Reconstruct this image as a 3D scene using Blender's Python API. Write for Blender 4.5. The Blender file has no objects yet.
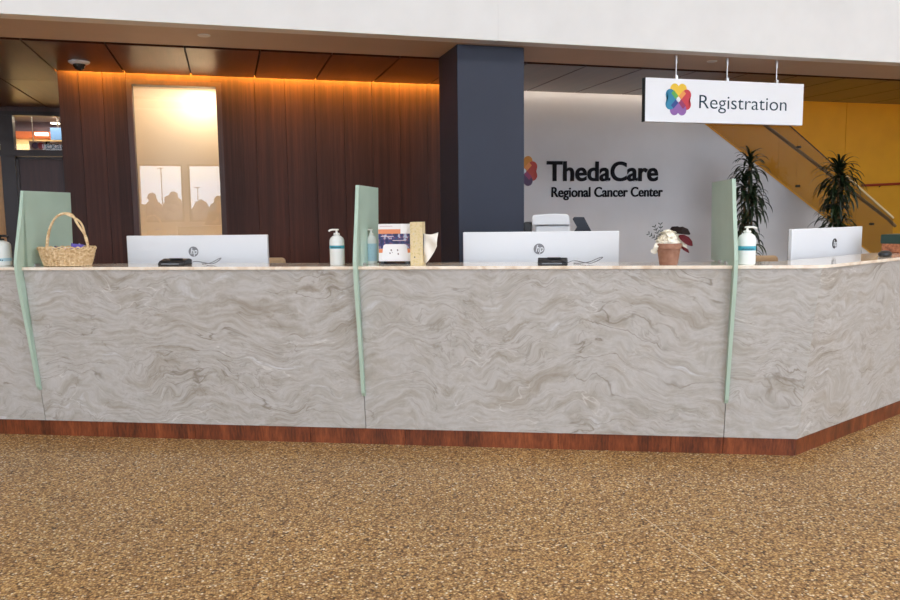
import bpy, bmesh, math, random
from mathutils import Vector, Matrix
from math import sin, cos, pi, radians, tan
random.seed(7)
scn = bpy.context.scene
COL = scn.collection

# ------------------------------------------------------------------ camera
FPX = 766.77
YAW, PIT, ROL = 0.283192, 0.1116765, -0.0115803
_cy, _sy, _cp, _sp = cos(YAW), sin(YAW), cos(PIT), sin(PIT)
FW = Vector((_sy*_cp, _cy*_cp, -_sp))
_r = Vector((_cy, -_sy, 0)); _u = _r.cross(FW)
RT = cos(ROL)*_r + sin(ROL)*_u
UP = -sin(ROL)*_r + cos(ROL)*_u
CAM = Vector((0, 0, 1.37))
cd = bpy.data.cameras.new('camera'); cam = bpy.data.objects.new('camera', cd); COL.objects.link(cam)
cd.sensor_width = 36; cd.lens = 36*FPX/900; cd.clip_start = 0.02; cd.clip_end = 500
m = Matrix.Identity(4)
for i in range(3):
    m[i][0] = RT[i]; m[i][1] = UP[i]; m[i][2] = -FW[i]; m[i][3] = CAM[i]
cam.matrix_world = m
scn.camera = cam

def ray(x, y): return FW + (x-450)/FPX*RT - (y-300)/FPX*UP
def onY(x, y, Y): d = ray(x, y); return CAM + d*(Y/d.y)
def onZ(x, y, Z): d = ray(x, y); return CAM + d*((Z-CAM.z)/d.z)

# counter frame: s along the front, d towards the lobby
A1 = radians(23.7)
U1 = Vector((cos(A1), -sin(A1), 0)); N1 = Vector((-sin(A1), -cos(A1), 0))
T0 = Vector((.76, 4.445, 0)) + .12*N1
A2 = radians(22)
U2 = Vector((cos(A2), sin(A2), 0)); N2 = Vector((sin(A2), -cos(A2), 0))
Q0 = Vector((3.012, 3.326, 0))
SC = (Q0-T0).dot(U1)
def c1(s, d, z=0): p = T0+U1*s+N1*d; return Vector((p.x, p.y, z))
def c2(s, d, z=0): p = Q0+U2*s+N2*d; return Vector((p.x, p.y, z))
def corner(d, z=0):
    p = Q0+(N1+N2)/(1+N1.dot(N2))*d; return Vector((p.x, p.y, z))
def onP(x, y, P, n): d = ray(x, y); return CAM+d*((P-CAM).dot(n)/d.dot(n))
def sz(x, y, d):      # pixel -> (s, z) on the plane at d behind the main counter front
    q = onP(x, y, T0+N1*d, N1); return (q-T0).dot(U1), q.z
def sz2(x, y, d):
    q = onP(x, y, Q0+N2*d, N2); return (q-Q0).dot(U2), q.z
ZT = 1.08

# ------------------------------------------------------------------ object helpers
def tag(o, label=None, cat=None, group=None, kind=None):
    if label: o['label'] = label
    if cat: o['category'] = cat
    if group: o['group'] = group
    if kind: o['kind'] = kind
    return o
def empty(name, loc, rz=0, label=None, cat=None, group=None):
    o = bpy.data.objects.new(name, None); COL.objects.link(o)
    o.location = loc; o.rotation_euler = (0, 0, rz); o.empty_display_size = .05
    return tag(o, label, cat, group)
def obj(name, bm, mat, parent=None, smooth=False, bevel=0, segs=2, loc=None, rz=0, sub=0, solid=0):
    me = bpy.data.meshes.new(name); 
    bmesh.ops.recalc_face_normals(bm, faces=bm.faces[:])
    bm.to_mesh(me); bm.free()
    for mt in (mat if isinstance(mat, (list, tuple)) else [mat]): me.materials.append(mt)
    if smooth:
        for p in me.polygons: p.use_smooth = True
    o = bpy.data.objects.new(name, me); COL.objects.link(o)
    if loc is not None: o.location = loc
    o.rotation_euler = (0, 0, rz)
    if parent is not None: o.parent = parent
    if solid:
        md = o.modifiers.new('so', 'SOLIDIFY'); md.thickness = solid
    if bevel:
        md = o.modifiers.new('bv', 'BEVEL'); md.width = bevel; md.segments = segs; md.limit_method = 'ANGLE'; md.angle_limit = radians(35)
    if sub:
        md = o.modifiers.new('ss', 'SUBSURF'); md.levels = sub; md.render_levels = sub
    if smooth and not sub:
        try: me.set_sharp_from_angle(angle=radians(40))
        except Exception: pass
    return o
def struct(name, bm, mat, **k): return tag(obj(name, bm, mat, **k), kind='structure')
def NB(): return bmesh.new()
def box(bm, x0, x1, y0, y1, z0, z1, mi=0):
    v = [bm.verts.new(p) for p in ((x0,y0,z0),(x1,y0,z0),(x1,y1,z0),(x0,y1,z0),(x0,y0,z1),(x1,y0,z1),(x1,y1,z1),(x0,y1,z1))]
    for f in ((0,3,2,1),(4,5,6,7),(0,1,5,4),(1,2,6,5),(2,3,7,6),(3,0,4,7)):
        bm.faces.new([v[i] for i in f]).material_index = mi
    return bm
def bx(*a): return box(NB(), *a)
def hexa(bm, pts):
    v = [bm.verts.new(p) for p in pts]
    for f in ((0,3,2,1),(4,5,6,7),(0,1,5,4),(1,2,6,5),(2,3,7,6),(3,0,4,7)):
        bm.faces.new([v[i] for i in f])
    return bm
def prism(bm, poly, a, b, axis='z', mi=0):
    def P(p, h):
        return {'z': (p[0], p[1], h), 'y': (p[0], h, p[1]), 'x': (h, p[0], p[1])}[axis]
    lo = [bm.verts.new(P(p, a)) for p in poly]; hi = [bm.verts.new(P(p, b)) for p in poly]
    n = len(poly)
    bm.faces.new(lo[::-1]).material_index = mi; bm.faces.new(hi).material_index = mi
    for i in range(n):
        bm.faces.new((lo[i], lo[(i+1) % n], hi[(i+1) % n], hi[i])).material_index = mi
    return bm
def lathe(bm, prof, n=24, cx=0, cy=0, z=0, sx=1, sy=1, mi=0, cap=True):
    rings = []
    for r, h in prof:
        rings.append([bm.verts.new((cx+r*sx*cos(2*pi*k/n), cy+r*sy*sin(2*pi*k/n), z+h)) for k in range(n)])
    for a, b in zip(rings, rings[1:]):
        for k in range(n):
            bm.faces.new((a[k], a[(k+1) % n], b[(k+1) % n], b[k])).material_index = mi
    if cap:
        for rg, (r, h) in ((rings[0], prof[0]), (rings[-1], prof[-1])):
            if r > 1e-4: bm.faces.new(rg).material_index = mi
    return bm
def tube(bm, pts, r, n=8, closed=False, mi=0, rads=None):
    pts = [Vector(p) for p in pts]; N = len(pts); rings = []
    prev = None
    for i, p in enumerate(pts):
        if closed: t = pts[(i+1) % N]-pts[i-1]
        else: t = pts[min(i+1, N-1)]-pts[max(i-1, 0)]
        t = t.normalized() if t.length > 1e-9 else Vector((0, 0, 1))
        if prev is None:
            a = t.orthogonal().normalized()
        else:
            a = prev-t*prev.dot(t)
            a = a.normalized() if a.length > 1e-6 else t.orthogonal().normalized()
        prev = a; b = t.cross(a)
        rr = rads[i] if rads else r
        rings.append([bm.verts.new(p+a*rr*cos(2*pi*k/n)+b*rr*sin(2*pi*k/n)) for k in range(n)])
    rg = list(zip(rings, rings[1:]))
    if closed: rg.append((rings[-1], rings[0]))
    for a, b in rg:
        for k in range(n): bm.faces.new((a[k], a[(k+1) % n], b[(k+1) % n], b[k])).material_index = mi
    if not closed:
        bm.faces.new(rings[0]); bm.faces.new(rings[-1])
    return bm
def ball(bm, c, r, sx=1, sy=1, sz_=1, u=16, v=10):
    bmesh.ops.create_uvsphere(bm, u_segments=u, v_segments=v, radius=r, matrix=Matrix.Translation(c) @ Matrix.Diagonal((sx, sy, sz_, 1)))
    return bm
def text(name, body, mat, parent, loc, size, sxx=1.0, extrude=.001, offset=0, shear=0, rot=(pi/2, 0, 0), align='LEFT', spacing=1.0):
    c = bpy.data.curves.new(name, 'FONT'); c.body = body; c.size = size; c.extrude = extrude; c.offset = offset; c.shear = shear
    c.align_x = align; c.space_character = spacing
    c.materials.append(mat)
    o = bpy.data.objects.new(name, c); COL.objects.link(o); o.location = loc; o.rotation_euler = rot; o.scale = (sxx, 1, 1)
    if parent: o.parent = parent
    return o
def copy_tree(o, parent=None):
    c = o.copy(); COL.objects.link(c)
    if parent is not None: c.parent = parent
    for ch in list(o.children): copy_tree(ch, c)
    return c

# ------------------------------------------------------------------ materials
def S(r, g, b):   # sRGB 0-255 -> linear
    f = lambda v: (v/255/12.92) if v <= 10 else ((v/255+.055)/1.055)**2.4
    return (f(r), f(g), f(b), 1)
def mk(name, col=(.5, .5, .5, 1), rough=.5, metal=0, coat=0, spec=.5, **k):
    mt = bpy.data.materials.new(name); mt.use_nodes = True
    b = mt.node_tree.nodes['Principled BSDF']
    b.inputs['Base Color'].default_value = col; b.inputs['Roughness'].default_value = rough
    b.inputs['Metallic'].default_value = metal; b.inputs['Coat Weight'].default_value = coat
    b.inputs['Specular IOR Level'].default_value = spec
    for kk, v in k.items(): b.inputs[kk.replace('_', ' ')].default_value = v
    return mt
def nodes(mt): return mt.node_tree.nodes, mt.node_tree.links, mt.node_tree.nodes['Principled BSDF']
def mapping(mt, scale=(1, 1, 1), coord='Object', rot=(0, 0, 0), loc=(0, 0, 0)):
    n, l, b = nodes(mt)
    t = n.new('ShaderNodeTexCoord'); mp = n.new('ShaderNodeMapping')
    mp.inputs['Scale'].default_value = scale; mp.inputs['Rotation'].default_value = rot; mp.inputs['Location'].default_value = loc
    l.new(t.outputs[coord], mp.inputs['Vector']); return mp.outputs['Vector']
def ramp(mt, src, stops, interp='LINEAR'):
    n, l, b = nodes(mt); r = n.new('ShaderNodeValToRGB'); cr = r.color_ramp; cr.interpolation = interp
    while len(cr.elements) < len(stops): cr.elements.new(.5)
    for e, (p, c) in zip(cr.elements, stops): e.position = p; e.color = c
    l.new(src, r.inputs['Fac']); return r.outputs['Color']
def noise(mt, vec, scale, detail=4, rough=.5, dist=0):
    n, l, b = nodes(mt); x = n.new('ShaderNodeTexNoise')
    x.inputs['Scale'].default_value = scale; x.inputs['Detail'].default_value = detail
    x.inputs['Roughness'].default_value = rough; x.inputs['Distortion'].default_value = dist
    if vec is not None: l.new(vec, x.inputs['Vector'])
    return x
def mixc(mt, a, b_, fac, mode='MIX'):
    n, l, b = nodes(mt); x = n.new('ShaderNodeMix'); x.data_type = 'RGBA'; x.blend_type = mode
    for inp, v in ((x.inputs[0], fac), (x.inputs[6], a), (x.inputs[7], b_)):
        if isinstance(v, (int, float, tuple)): inp.default_value = v
        else: l.new(v, inp)
    return x.outputs[2]
def math_(mt, op, a, b_=None, c=None):
    n, l, b = nodes(mt); x = n.new('ShaderNodeMath'); x.operation = op
    for i, v in enumerate((a, b_, c)):
        if v is None: continue
        if isinstance(v, (int, float)): x.inputs[i].default_value = v
        else: l.new(v, x.inputs[i])
    return x.outputs[0]
def bump(mt, h, strength=.2, dist=.002):
    n, l, b = nodes(mt); x = n.new('ShaderNodeBump'); x.inputs['Strength'].default_value = strength; x.inputs['Distance'].default_value = dist
    l.new(h, x.inputs['Height']); l.new(x.outputs['Normal'], b.inputs['Normal'])
def setc(mt, sock): n, l, b = nodes(mt); l.new(sock, b.inputs['Base Color'])

M = {}
# white paint
def paint(name, col, rough=.6, amt=.03):
    mt = mk(name, col, rough)
    v = mapping(mt); nz = noise(mt, v, 3, 3)
    c2_ = tuple(c*(1-amt*2) for c in col[:3])+(1,)
    setc(mt, ramp(mt, nz.outputs['Fac'], [(.3, c2_), (.7, col)]))
    nb = noise(mt, v, 260, 2); bump(mt, nb.outputs['Fac'], .05, .001)
    return mt
M['white_paint'] = paint('white_paint', (.80, .80, .79, 1))
M['soffit_paint'] = paint('soffit_paint', (.56, .44, .36, 1), .6)
M['lobby_paint'] = paint('lobby_paint', (.62, .57, .50, 1))
M['grey_paint'] = paint('grey_wall_paint', (.70, .695, .71, 1), .55)
M['slate_paint'] = paint('slate_column_paint', (.023, .030, .055, 1), .6, .05)
M['yellow_paint'] = paint('yellow_wall_paint', (.64, .32, .008, 1), .5, .05)
M['void'] = mk('dark_recess', (.012, .009, .008, 1), .9)

# floor: bonded pebble aggregate
mt = mk('pebble_floor', rough=.6, spec=.2, coat=.45, Coat_Roughness=.18); n, l, b = nodes(mt)
v = mapping(mt, (1, 1, 1))
vo = n.new('ShaderNodeTexVoronoi'); vo.inputs['Scale'].default_value = 110; vo.inputs['Randomness'].default_value = 1
l.new(v, vo.inputs['Vector'])
sx = n.new('ShaderNodeSeparateColor'); l.new(vo.outputs['Color'], sx.inputs['Color'])
pc = ramp(mt, sx.outputs[0], [(0, S(104, 78, 50)), (.08, S(156, 118, 72)), (.32, S(190, 150, 94)), (.55, S(212, 172, 112)), (.75, S(184, 148, 104)), (.87, S(230, 202, 150)), (.965, S(248, 234, 206))], 'CONSTANT')
ed = ramp(mt, vo.outputs['Distance'], [(.30, (1, 1, 1, 1)), (.75, (.42, .36, .30, 1))])
base = mixc(mt, pc, ed, 1.0, 'MULTIPLY')
big = noise(mt, v, .9, 3, .6)
tint = ramp(mt, big.outputs['Fac'], [(.3, (.88, .88, .90, 1)), (.7, (1.06, 1.04, 1.0, 1))])
setc(mt, mixc(mt, base, tint, 1.0, 'MULTIPLY'))
bump(mt, vo.outputs['Distance'], -.35, .003)
M['floor'] = mt

# marble
def marble(name, seed):
    mt = mk(name, rough=.32, spec=.4); n, l, b = nodes(mt)
    v = mapping(mt, (1, 1, 1), loc=(seed*3.7, seed*1.3, seed*2.1))
    w1 = noise(mt, v, 1.3, 3, .55)
    ad = n.new('ShaderNodeVectorMath'); ad.operation = 'MULTIPLY_ADD'
    l.new(w1.outputs['Color'], ad.inputs[0]); ad.inputs[1].default_value = (.6, .6, .7); l.new(v, ad.inputs[2])
    w2 = noise(mt, ad.outputs[0], 4.5, 4, .6)
    ad2 = n.new('ShaderNodeVectorMath'); ad2.operation = 'MULTIPLY_ADD'
    l.new(w2.outputs['Color'], ad2.inputs[0]); ad2.inputs[1].default_value = (.07, .07, .09); l.new(ad.outputs[0], ad2.inputs[2])
    wv = ad2.outputs[0]
    sc = n.new('ShaderNodeMapping'); sc.inputs['Scale'].default_value = (1.1, 1.1, 5.2); sc.inputs['Rotation'].default_value = (0, radians((0, 4, 13, -12, -10, -30)[seed]), 0)
    l.new(wv, sc.inputs['Vector'])
    band = noise(mt, sc.outputs[0], 2.3, 6, .62)
    col = ramp(mt, band.outputs['Fac'], [(.28, S(158, 150, 140)), (.40, S(176, 171, 164)), (.50, S(192, 190, 188)), (.60, S(178, 174, 168)), (.72, S(206, 207, 210))])
    # a second, steeper set of streaks
    s3 = n.new('ShaderNodeMapping'); s3.inputs['Scale'].default_value = (1.2, 1.2, 7); s3.inputs['Rotation'].default_value = (0, radians(34 if seed % 2 else -28), 0)
    l.new(wv, s3.inputs['Vector']); st3 = noise(mt, s3.outputs[0], 3.4, 6, .7)
    sc3 = ramp(mt, st3.outputs['Fac'], [(.34, (.86, .84, .81, 1)), (.5, (1, 1, 1, 1)), (.68, (1.07, 1.08, 1.10, 1))])
    area_ = noise(mt, v, 1.1, 2); am = ramp(mt, area_.outputs['Fac'], [(.40, (.15, .15, .15, 1)), (.6, (1, 1, 1, 1))])
    col = mixc(mt, col, mixc(mt, col, sc3, 1.0, 'MULTIPLY'), am)
    def vein(scale, loc, width, rng=(1.0, 1.0, 4.0), det=3, rot=0):
        s2 = n.new('ShaderNodeMapping'); s2.inputs['Scale'].default_value = rng; s2.inputs['Location'].default_value = loc; s2.inputs['Rotation'].default_value = (0, rot, 0)
        l.new(wv, s2.inputs['Vector'])
        nn = noise(mt, s2.outputs[0], scale, det, .5)
        d = math_(mt, 'ABSOLUTE', math_(mt, 'SUBTRACT', nn.outputs['Fac'], .5))
        return ramp(mt, d, [(0, (1, 1, 1, 1)), (width, (0, 0, 0, 1))])
    def masked(vn, sc_, lo, hi, seed_):
        vm = n.new('ShaderNodeMapping'); vm.inputs['Location'].default_value = (seed_, seed_*2, seed_*3); l.new(v, vm.inputs['Vector'])
        p_ = noise(mt, vm.outputs[0], sc_, 2); pm = ramp(mt, p_.outputs['Fac'], [(lo, (0, 0, 0, 1)), (hi, (1, 1, 1, 1))])
        return math_(mt, 'MULTIPLY', vn, pm)
    col = mixc(mt, col, S(124, 114, 100), math_(mt, 'MULTIPLY', masked(vein(1.6, (3, 1, 2), .012), 2.4, .46, .62, 1.7), .75))
    col = mixc(mt, col, S(140, 131, 118), math_(mt, 'MULTIPLY', masked(vein(4.2, (7, 5, 1), .022, (1, 1, 5), 4), 2.0, .42, .6, 5.1), .5))
    col = mixc(mt, col, S(140, 133, 122), math_(mt, 'MULTIPLY', masked(vein(5.0, (2, 9, 1), .02, (1, 1, 6), 4, radians(30)), 1.7, .48, .62, 8.4), .45))
    col = mixc(mt, col, S(226, 225, 223), math_(mt, 'MULTIPLY', masked(vein(1.3, (1, 8, 4), .005, (1.0, 1.0, 4.2)), 1.8, .50, .60, 3.3), .6))
    fine = noise(mt, wv, 34, 5, .75)
    fc = ramp(mt, fine.outputs['Fac'], [(.3, (.91, .91, .91, 1)), (.7, (1.06, 1.06, 1.06, 1))])
    setc(mt, mixc(mt, col, fc, 1.0, 'MULTIPLY'))
    return mt
M['marble'] = [marble('marble_cladding_%d' % i, i+1) for i in range(5)]

def wood(name, cols, scale=(7, 7, .5), rough=.4, coat=0, board=0, spec=.5, gain=1.0, coord='Object'):
    mt = mk(name, rough=rough, coat=coat, spec=spec); n, l, b = nodes(mt)
    b.inputs['Coat Roughness'].default_value = .12
    v = mapping(mt, scale, coord)
    a = noise(mt, v, 1.6, 3, .5, .4); g = noise(mt, v, 14, 5, .65)
    f = math_(mt, 'MULTIPLY_ADD', g.outputs['Fac'], .5, math_(mt, 'MULTIPLY', a.outputs['Fac'], .5))
    c = ramp(mt, f, [(.34, cols[0]), (.5, cols[1]), (.66, cols[2])])
    if board:
        tc = n.new('ShaderNodeTexCoord'); sp = n.new('ShaderNodeSeparateXYZ'); l.new(tc.outputs[coord], sp.inputs[0])
        fl = math_(mt, 'FLOOR', math_(mt, 'DIVIDE', math_(mt, 'ADD', sp.outputs[0], 1.28), board))
        wn = n.new('ShaderNodeTexWhiteNoise'); wn.noise_dimensions = '1D'; l.new(fl, wn.inputs['W'])
        tn = ramp(mt, wn.outputs['Value'], [(0, (.72, .72, .72, 1)), (1, (1.28, 1.25, 1.2, 1))])
        c = mixc(mt, c, tn, 1.0, 'MULTIPLY')
    setc(mt, c); bump(mt, g.outputs['Fac'], .06, .001)
    return mt
M['wood_wall'] = wood('dark_walnut_panelling', (S(54, 31, 27), S(68, 40, 34), S(86, 51, 43)), (14, 14, .25), .5, .0, board=.3, spec=.25)
M['wood_dark'] = wood('dark_walnut_door', (S(52, 30, 28), S(66, 40, 36), S(80, 48, 42)), (9, 9, .35), .45)
M['wood_ceiling'] = wood('walnut_ceiling_panels', (S(64, 33, 27), S(78, 41, 33), S(92, 50, 40)), (7, .4, 7), .35, .12, spec=.35)
M['toe_wood'] = wood('red_walnut_kick_board', (S(64, 29, 14), S(112, 54, 28), S(152, 82, 46)), (7, 7, 1.1), .4, .1)
M['tan_wood'] = wood('light_oak', (S(176, 122, 62), S(196, 142, 78), S(212, 160, 98)), (7, 7, .5), .4)
M['top'] = mk('polished_cream_countertop', S(232, 214, 194), .12, coat=.4)
n, l, b = nodes(M['top']); v = mapping(M['top']); nz = noise(M['top'], v, 7, 5, .6, 1.2)
setc(M['top'], ramp(M['top'], nz.outputs['Fac'], [(.35, S(222, 200, 176)), (.5, S(240, 226, 208)), (.7, S(246, 238, 226))]))
b.inputs['Coat Roughness'].default_value = .04
# frosted green glass
mt = mk('frosted_green_glass', S(188, 220, 200), .4, spec=.5, coat=.2); n, l, b = nodes(mt)
b.inputs['Transmission Weight'].default_value = .15; b.inputs['Subsurface Weight'].default_value = .0
v = mapping(mt); nz = noise(mt, v, 5, 2); setc(mt, ramp(mt, nz.outputs['Fac'], [(.3, S(186, 212, 195)), (.7, S(196, 220, 204))]))
M['green_glass'] = mt
def glass(name, tint=(1, 1, 1, 1), refl=1.0, ior=1.5):
    mt = bpy.data.materials.new(name); mt.use_nodes = True; n = mt.node_tree.nodes; l = mt.node_tree.links; n.clear()
    o = n.new('ShaderNodeOutputMaterial'); mx = n.new('ShaderNodeMixShader'); t = n.new('ShaderNodeBsdfTransparent'); g = n.new('ShaderNodeBsdfGlossy')
    fr = n.new('ShaderNodeFresnel'); fr.inputs['IOR'].default_value = ior; ml = n.new('ShaderNodeMath'); ml.operation = 'MULTIPLY'; ml.inputs[1].default_value = refl
    t.inputs['Color'].default_value = tint; g.inputs['Roughness'].default_value = 0.0
    ge = n.new('ShaderNodeNewGeometry'); iv = n.new('ShaderNodeMath'); iv.operation = 'SUBTRACT'; iv.inputs[0].default_value = 1.0; l.new(ge.outputs['Backfacing'], iv.inputs[1])
    m2 = n.new('ShaderNodeMath'); m2.operation = 'MULTIPLY'; m2.use_clamp = True; l.new(fr.outputs[0], ml.inputs[0]); l.new(ml.outputs[0], m2.inputs[0]); l.new(iv.outputs[0], m2.inputs[1]); l.new(m2.outputs[0], mx.inputs[0]); l.new(t.outputs[0], mx.inputs[1]); l.new(g.outputs[0], mx.inputs[2]); l.new(mx.outputs[0], o.inputs[0])
    return mt
M['glass'] = glass('clear_glass')
M['shade_glass'] = glass('interior_window_glass', (1, 1, 1, 1), 3.2)
M['rail_glass'] = glass('balustrade_glass', (.80, .78, .72, 1), 1.0)
M['cream'] = paint('cream_shade', (.62, .50, .36, 1), .8, .02)
M['white_plastic'] = mk('white_plastic', (.80, .82, .86, 1), .35)
M['sign_white'] = mk('white_sign_face', (.86, .88, .92, 1), .35)
M['black_plastic'] = mk('black_plastic', (.012, .012, .014, 1), .35)
M['dark_screen'] = mk('dark_screen', (.006, .008, .016, 1), .12)
M['grey_logo'] = mk('grey_emblem', (.22, .22, .24, 1), .4)
M['dark_logo'] = mk('dark_emblem', (.02, .02, .025, 1), .4)
M['steel'] = mk('brushed_steel', (.6, .6, .6, 1), .3, 1.0)
M['dark_metal'] = mk('dark_bronze_frame', (.035, .026, .024, 1), .4, .4)
M['black_letter'] = mk('black_letter_paint', (.006, .006, .010, 1), .6, spec=.15)
M['teal_letter'] = mk('dark_teal_letter', S(14, 52, 70), .6, spec=.2)
M['fabric_tan'] = mk('tan_upholstery', S(196, 166, 132), .85)
M['joint'] = mk('pale_floor_joint', S(200, 176, 140), .5)
for nm, c in (('yellow', (238, 196, 40)), ('red', (206, 44, 60)), ('purple', (142, 92, 168)), ('blue', (20, 128, 168)),
              ('green', (86, 172, 74)), ('orange', (236, 150, 70)), ('magenta', (150, 36, 96)), ('navy', (28, 62, 140)),
              ('deep_yellow', (214, 140, 24)), ('deep_red', (170, 24, 36)), ('deep_purple', (72, 30, 84)), ('crimson', (190, 50, 30))):
    M['logo_'+nm] = mk('emblem_'+nm, S(*c), .45)

# ------------------------------------------------------------------ room shell
XL, XR, YF, YB, ZH = -12.0, 14.0, -6.0, 16.0, 6.2
struct('floor', bx(XL-.2, XR+.2, YF-.3, YB+.2, -.15, 0), M['floor'])
def holes(bm, x0, x1, z0, z1, hs, y0, y1, swap=False):
    xs = sorted({x0, x1, *[h[0] for h in hs], *[h[1] for h in hs]}); zs = sorted({z0, z1, *[h[2] for h in hs], *[h[3] for h in hs]})
    for a, b_ in zip(xs, xs[1:]):
        for c, d in zip(zs, zs[1:]):
            mx, mz = (a+b_)/2, (c+d)/2
            if any(h[0] < mx < h[1] and h[2] < mz < h[3] for h in hs): continue
            if swap: box(bm, y0, y1, a, b_, c, d)
            else: box(bm, a, b_, y0, y1, c, d)
    return bm
WINS = [(-11.4, -8.7, .3, 5.4), (-8.5, -5.8, .3, 5.4), (-5.6, -2.9, .3, 5.4), (-2.2, -1.05, 1.24, 2.81), (-.92, .28, 1.24, 2.81),
        (1.1, 4.0, .3, 5.4), (4.2, 7.1, .3, 5.4), (7.3, 10.2, .3, 5.4), (10.4, 13.3, .3, 5.4)]  # tall outer windows added to bring daylight onto the fascia
struct('wall_front', holes(NB(), XL, XR, 0, ZH, WINS, YF-.25, YF), M['lobby_paint'])
for i, (a, b_, c, d) in enumerate(WINS):
    w = struct('window_%d' % (i+2), bx(a, b_, YF-.14, YF-.13, c, d), M['glass'])
    f = NB()
    for (p, q, r, s) in ((a, a+.05, c, d), (b_-.05, b_, c, d), (a, b_, c, c+.05), (a, b_, d-.05, d)): box(f, p, q, YF-.2, YF-.06, r, s)
    if d > 4:
        box(f, (a+b_)/2-.03, (a+b_)/2+.03, YF-.19, YF-.07, c, d); box(f, a, b_, YF-.19, YF-.07, 2.8, 2.86)
    obj('window_frame', f, M['dark_metal'], w)
    la = bpy.data.lights.new('window_portal', 'AREA'); la.shape = 'RECTANGLE'; la.size = b_-a; la.size_y = d-c
    la.cycles.is_portal = True
    lo = bpy.data.objects.new('window_portal', la); COL.objects.link(lo); lo.location = ((a+b_)/2, YF-.3, (c+d)/2); lo.rotation_euler = (pi/2, 0, 0)
    # area lights point down -z; face +y
    lo.rotation_euler = (-pi/2, 0, 0)
    lo.rotation_euler = Vector((0, 1, 0)).to_track_quat('-Z', 'Y').to_euler()
struct('wall_left', bx(XL-.2, XL, YF, YB, 0, ZH), M['lobby_paint'])
struct('wall_right', bx(XR, XR+.2, YF, YB, 0, ZH), M['lobby_paint'])
struct('ceiling_lobby', bx(XL, XR, YF, 5.85, ZH, ZH+.1), M['white_paint'])
# bulkhead (white fascia) above the counter, vertical joint at x = 2.12
f1 = bx(XL, 2.118, 5.85, 5.99, 2.7185, ZH)
box(f1, 2.122, XR, 5.85, 5.99, 2.7185, ZH); box(f1, 2.1, 2.14, 5.853, 5.98, 2.73, ZH)
struct('wall_fascia', f1, M['white_paint'])
struct('ceiling_soffit', bx(XL, XR, 5.991, 6.60, 2.72, 2.742), M['soffit_paint'])
# column
struct('column', bx(1.842, 2.418, 6.045, 6.598, 0, 2.72), M['slate_paint'], bevel=.006)
# wood panel ceiling
c = NB()
x0 = -1.455-.6*17
while x0 < XR-.1:
    y1 = 10.75 if x0+.3 < -1.5 else (8.09 if x0+.3 < 2.7 else 8.30)
    ys = [6.80, y1] if y1 < 9 else [6.80, 8.7, 10.75]
    for a, b_ in zip(ys, ys[1:]):
        box(c, x0+.0075, x0+.5925, a+.003, b_-.003, 2.745, 2.765)
    x0 += .6
struct('ceiling_panels', c, M['wood_ceiling'])
c = bx(XL, XR, 6.60, 8.43, 2.90, 2.95); box(c, XL, -1.46, 8.43, 10.78, 2.90, 2.95); box(c, XL, XR, 6.58, 6.60, 2.743, 2.95)
for a, b_, y0, y1 in ((XL, XR, 6.66, 6.70), ): box(c, a, b_, y0, y1, 2.766, 2.90)
box(c, XL, -1.5, 6.64, 10.75, 2.767, 2.775); box(c, -1.5, 2.7, 6.64, 8.085, 2.767, 2.775); box(c, 2.7, XR, 6.64, 8.295, 2.767, 2.775)  # sheets added over the panels to keep cove light out of the seams
struct('ceiling_backing_blocker', c, M['void'])

# wood wall with the lit glass opening
OX0, OX1, OZ0, OZ1 = -.86, .02, .15, 2.70
w = NB()
holes(w, -1.46, 2.85, 0, 2.86, [(OX0, OX1, OZ0, OZ1)], 8.20, 8.62)
xs = [-1.46, -1.28, -1.07, -.86, .02, .345, .645, .945, 1.245, 1.545, 1.845, 2.145, 2.445, 2.845]
for a, b_ in zip(xs, xs[1:]):
    if a == -.86:
        box(w, a+.0015, b_-.0015, 8.17, 8.2, 2.70, 2.86); box(w, a+.0015, b_-.0015, 8.17, 8.2, 0, .15)
    else: box(w, a+.0015, b_-.0015, 8.17, 8.2, 0, 2.86)
struct('wall_wood', w, M['wood_wall'])
fr = NB()
for (p, q, r, s) in ((OX0, OX0+.05, OZ0, OZ1), (OX1-.05, OX1, OZ0, OZ1), (OX0+.05, OX1-.05, OZ0, OZ0+.05), (OX0+.05, OX1-.05, OZ1-.045, OZ1)): box(fr, p, q, 8.163, 8.30, r, s)
win = struct('window_1', bx(OX0+.05, OX1-.05, 8.185, 8.191, OZ0+.05, OZ1-.045), M['shade_glass'])
obj('window_frame', fr, M['wood_dark'], win)
pn = bx(OX0, OX1, 8.62, 8.64, OZ0, OZ1); box(pn, OX0-.0, OX0+.012, 8.30, 8.62, OZ0, OZ1); box(pn, OX1-.012, OX1, 8.30, 8.62, OZ0, OZ1); box(pn, OX0, OX1, 8.3, 8.62, OZ1-.012, OZ1)
obj('shade_panel', pn, M['cream'], win)
# grey lettered wall whose top follows the stair
w = NB()
def diag(x): return 2.432+(x-5.788)*(1.354-2.432)/(7.494-5.788)   # z of the stair edge
xt = 5.788+(2.86-2.432)/((1.354-2.432)/(7.494-5.788)); xb = 5.788+(0-2.432)/((1.354-2.432)/(7.494-5.788))
prism(w, [(2.85, 0), (xb, 0), (xt, 2.86), (2.85, 2.86)], 8.42, 8.56, 'y')
struct('wall_lettered', w, M['grey_paint'])
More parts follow.
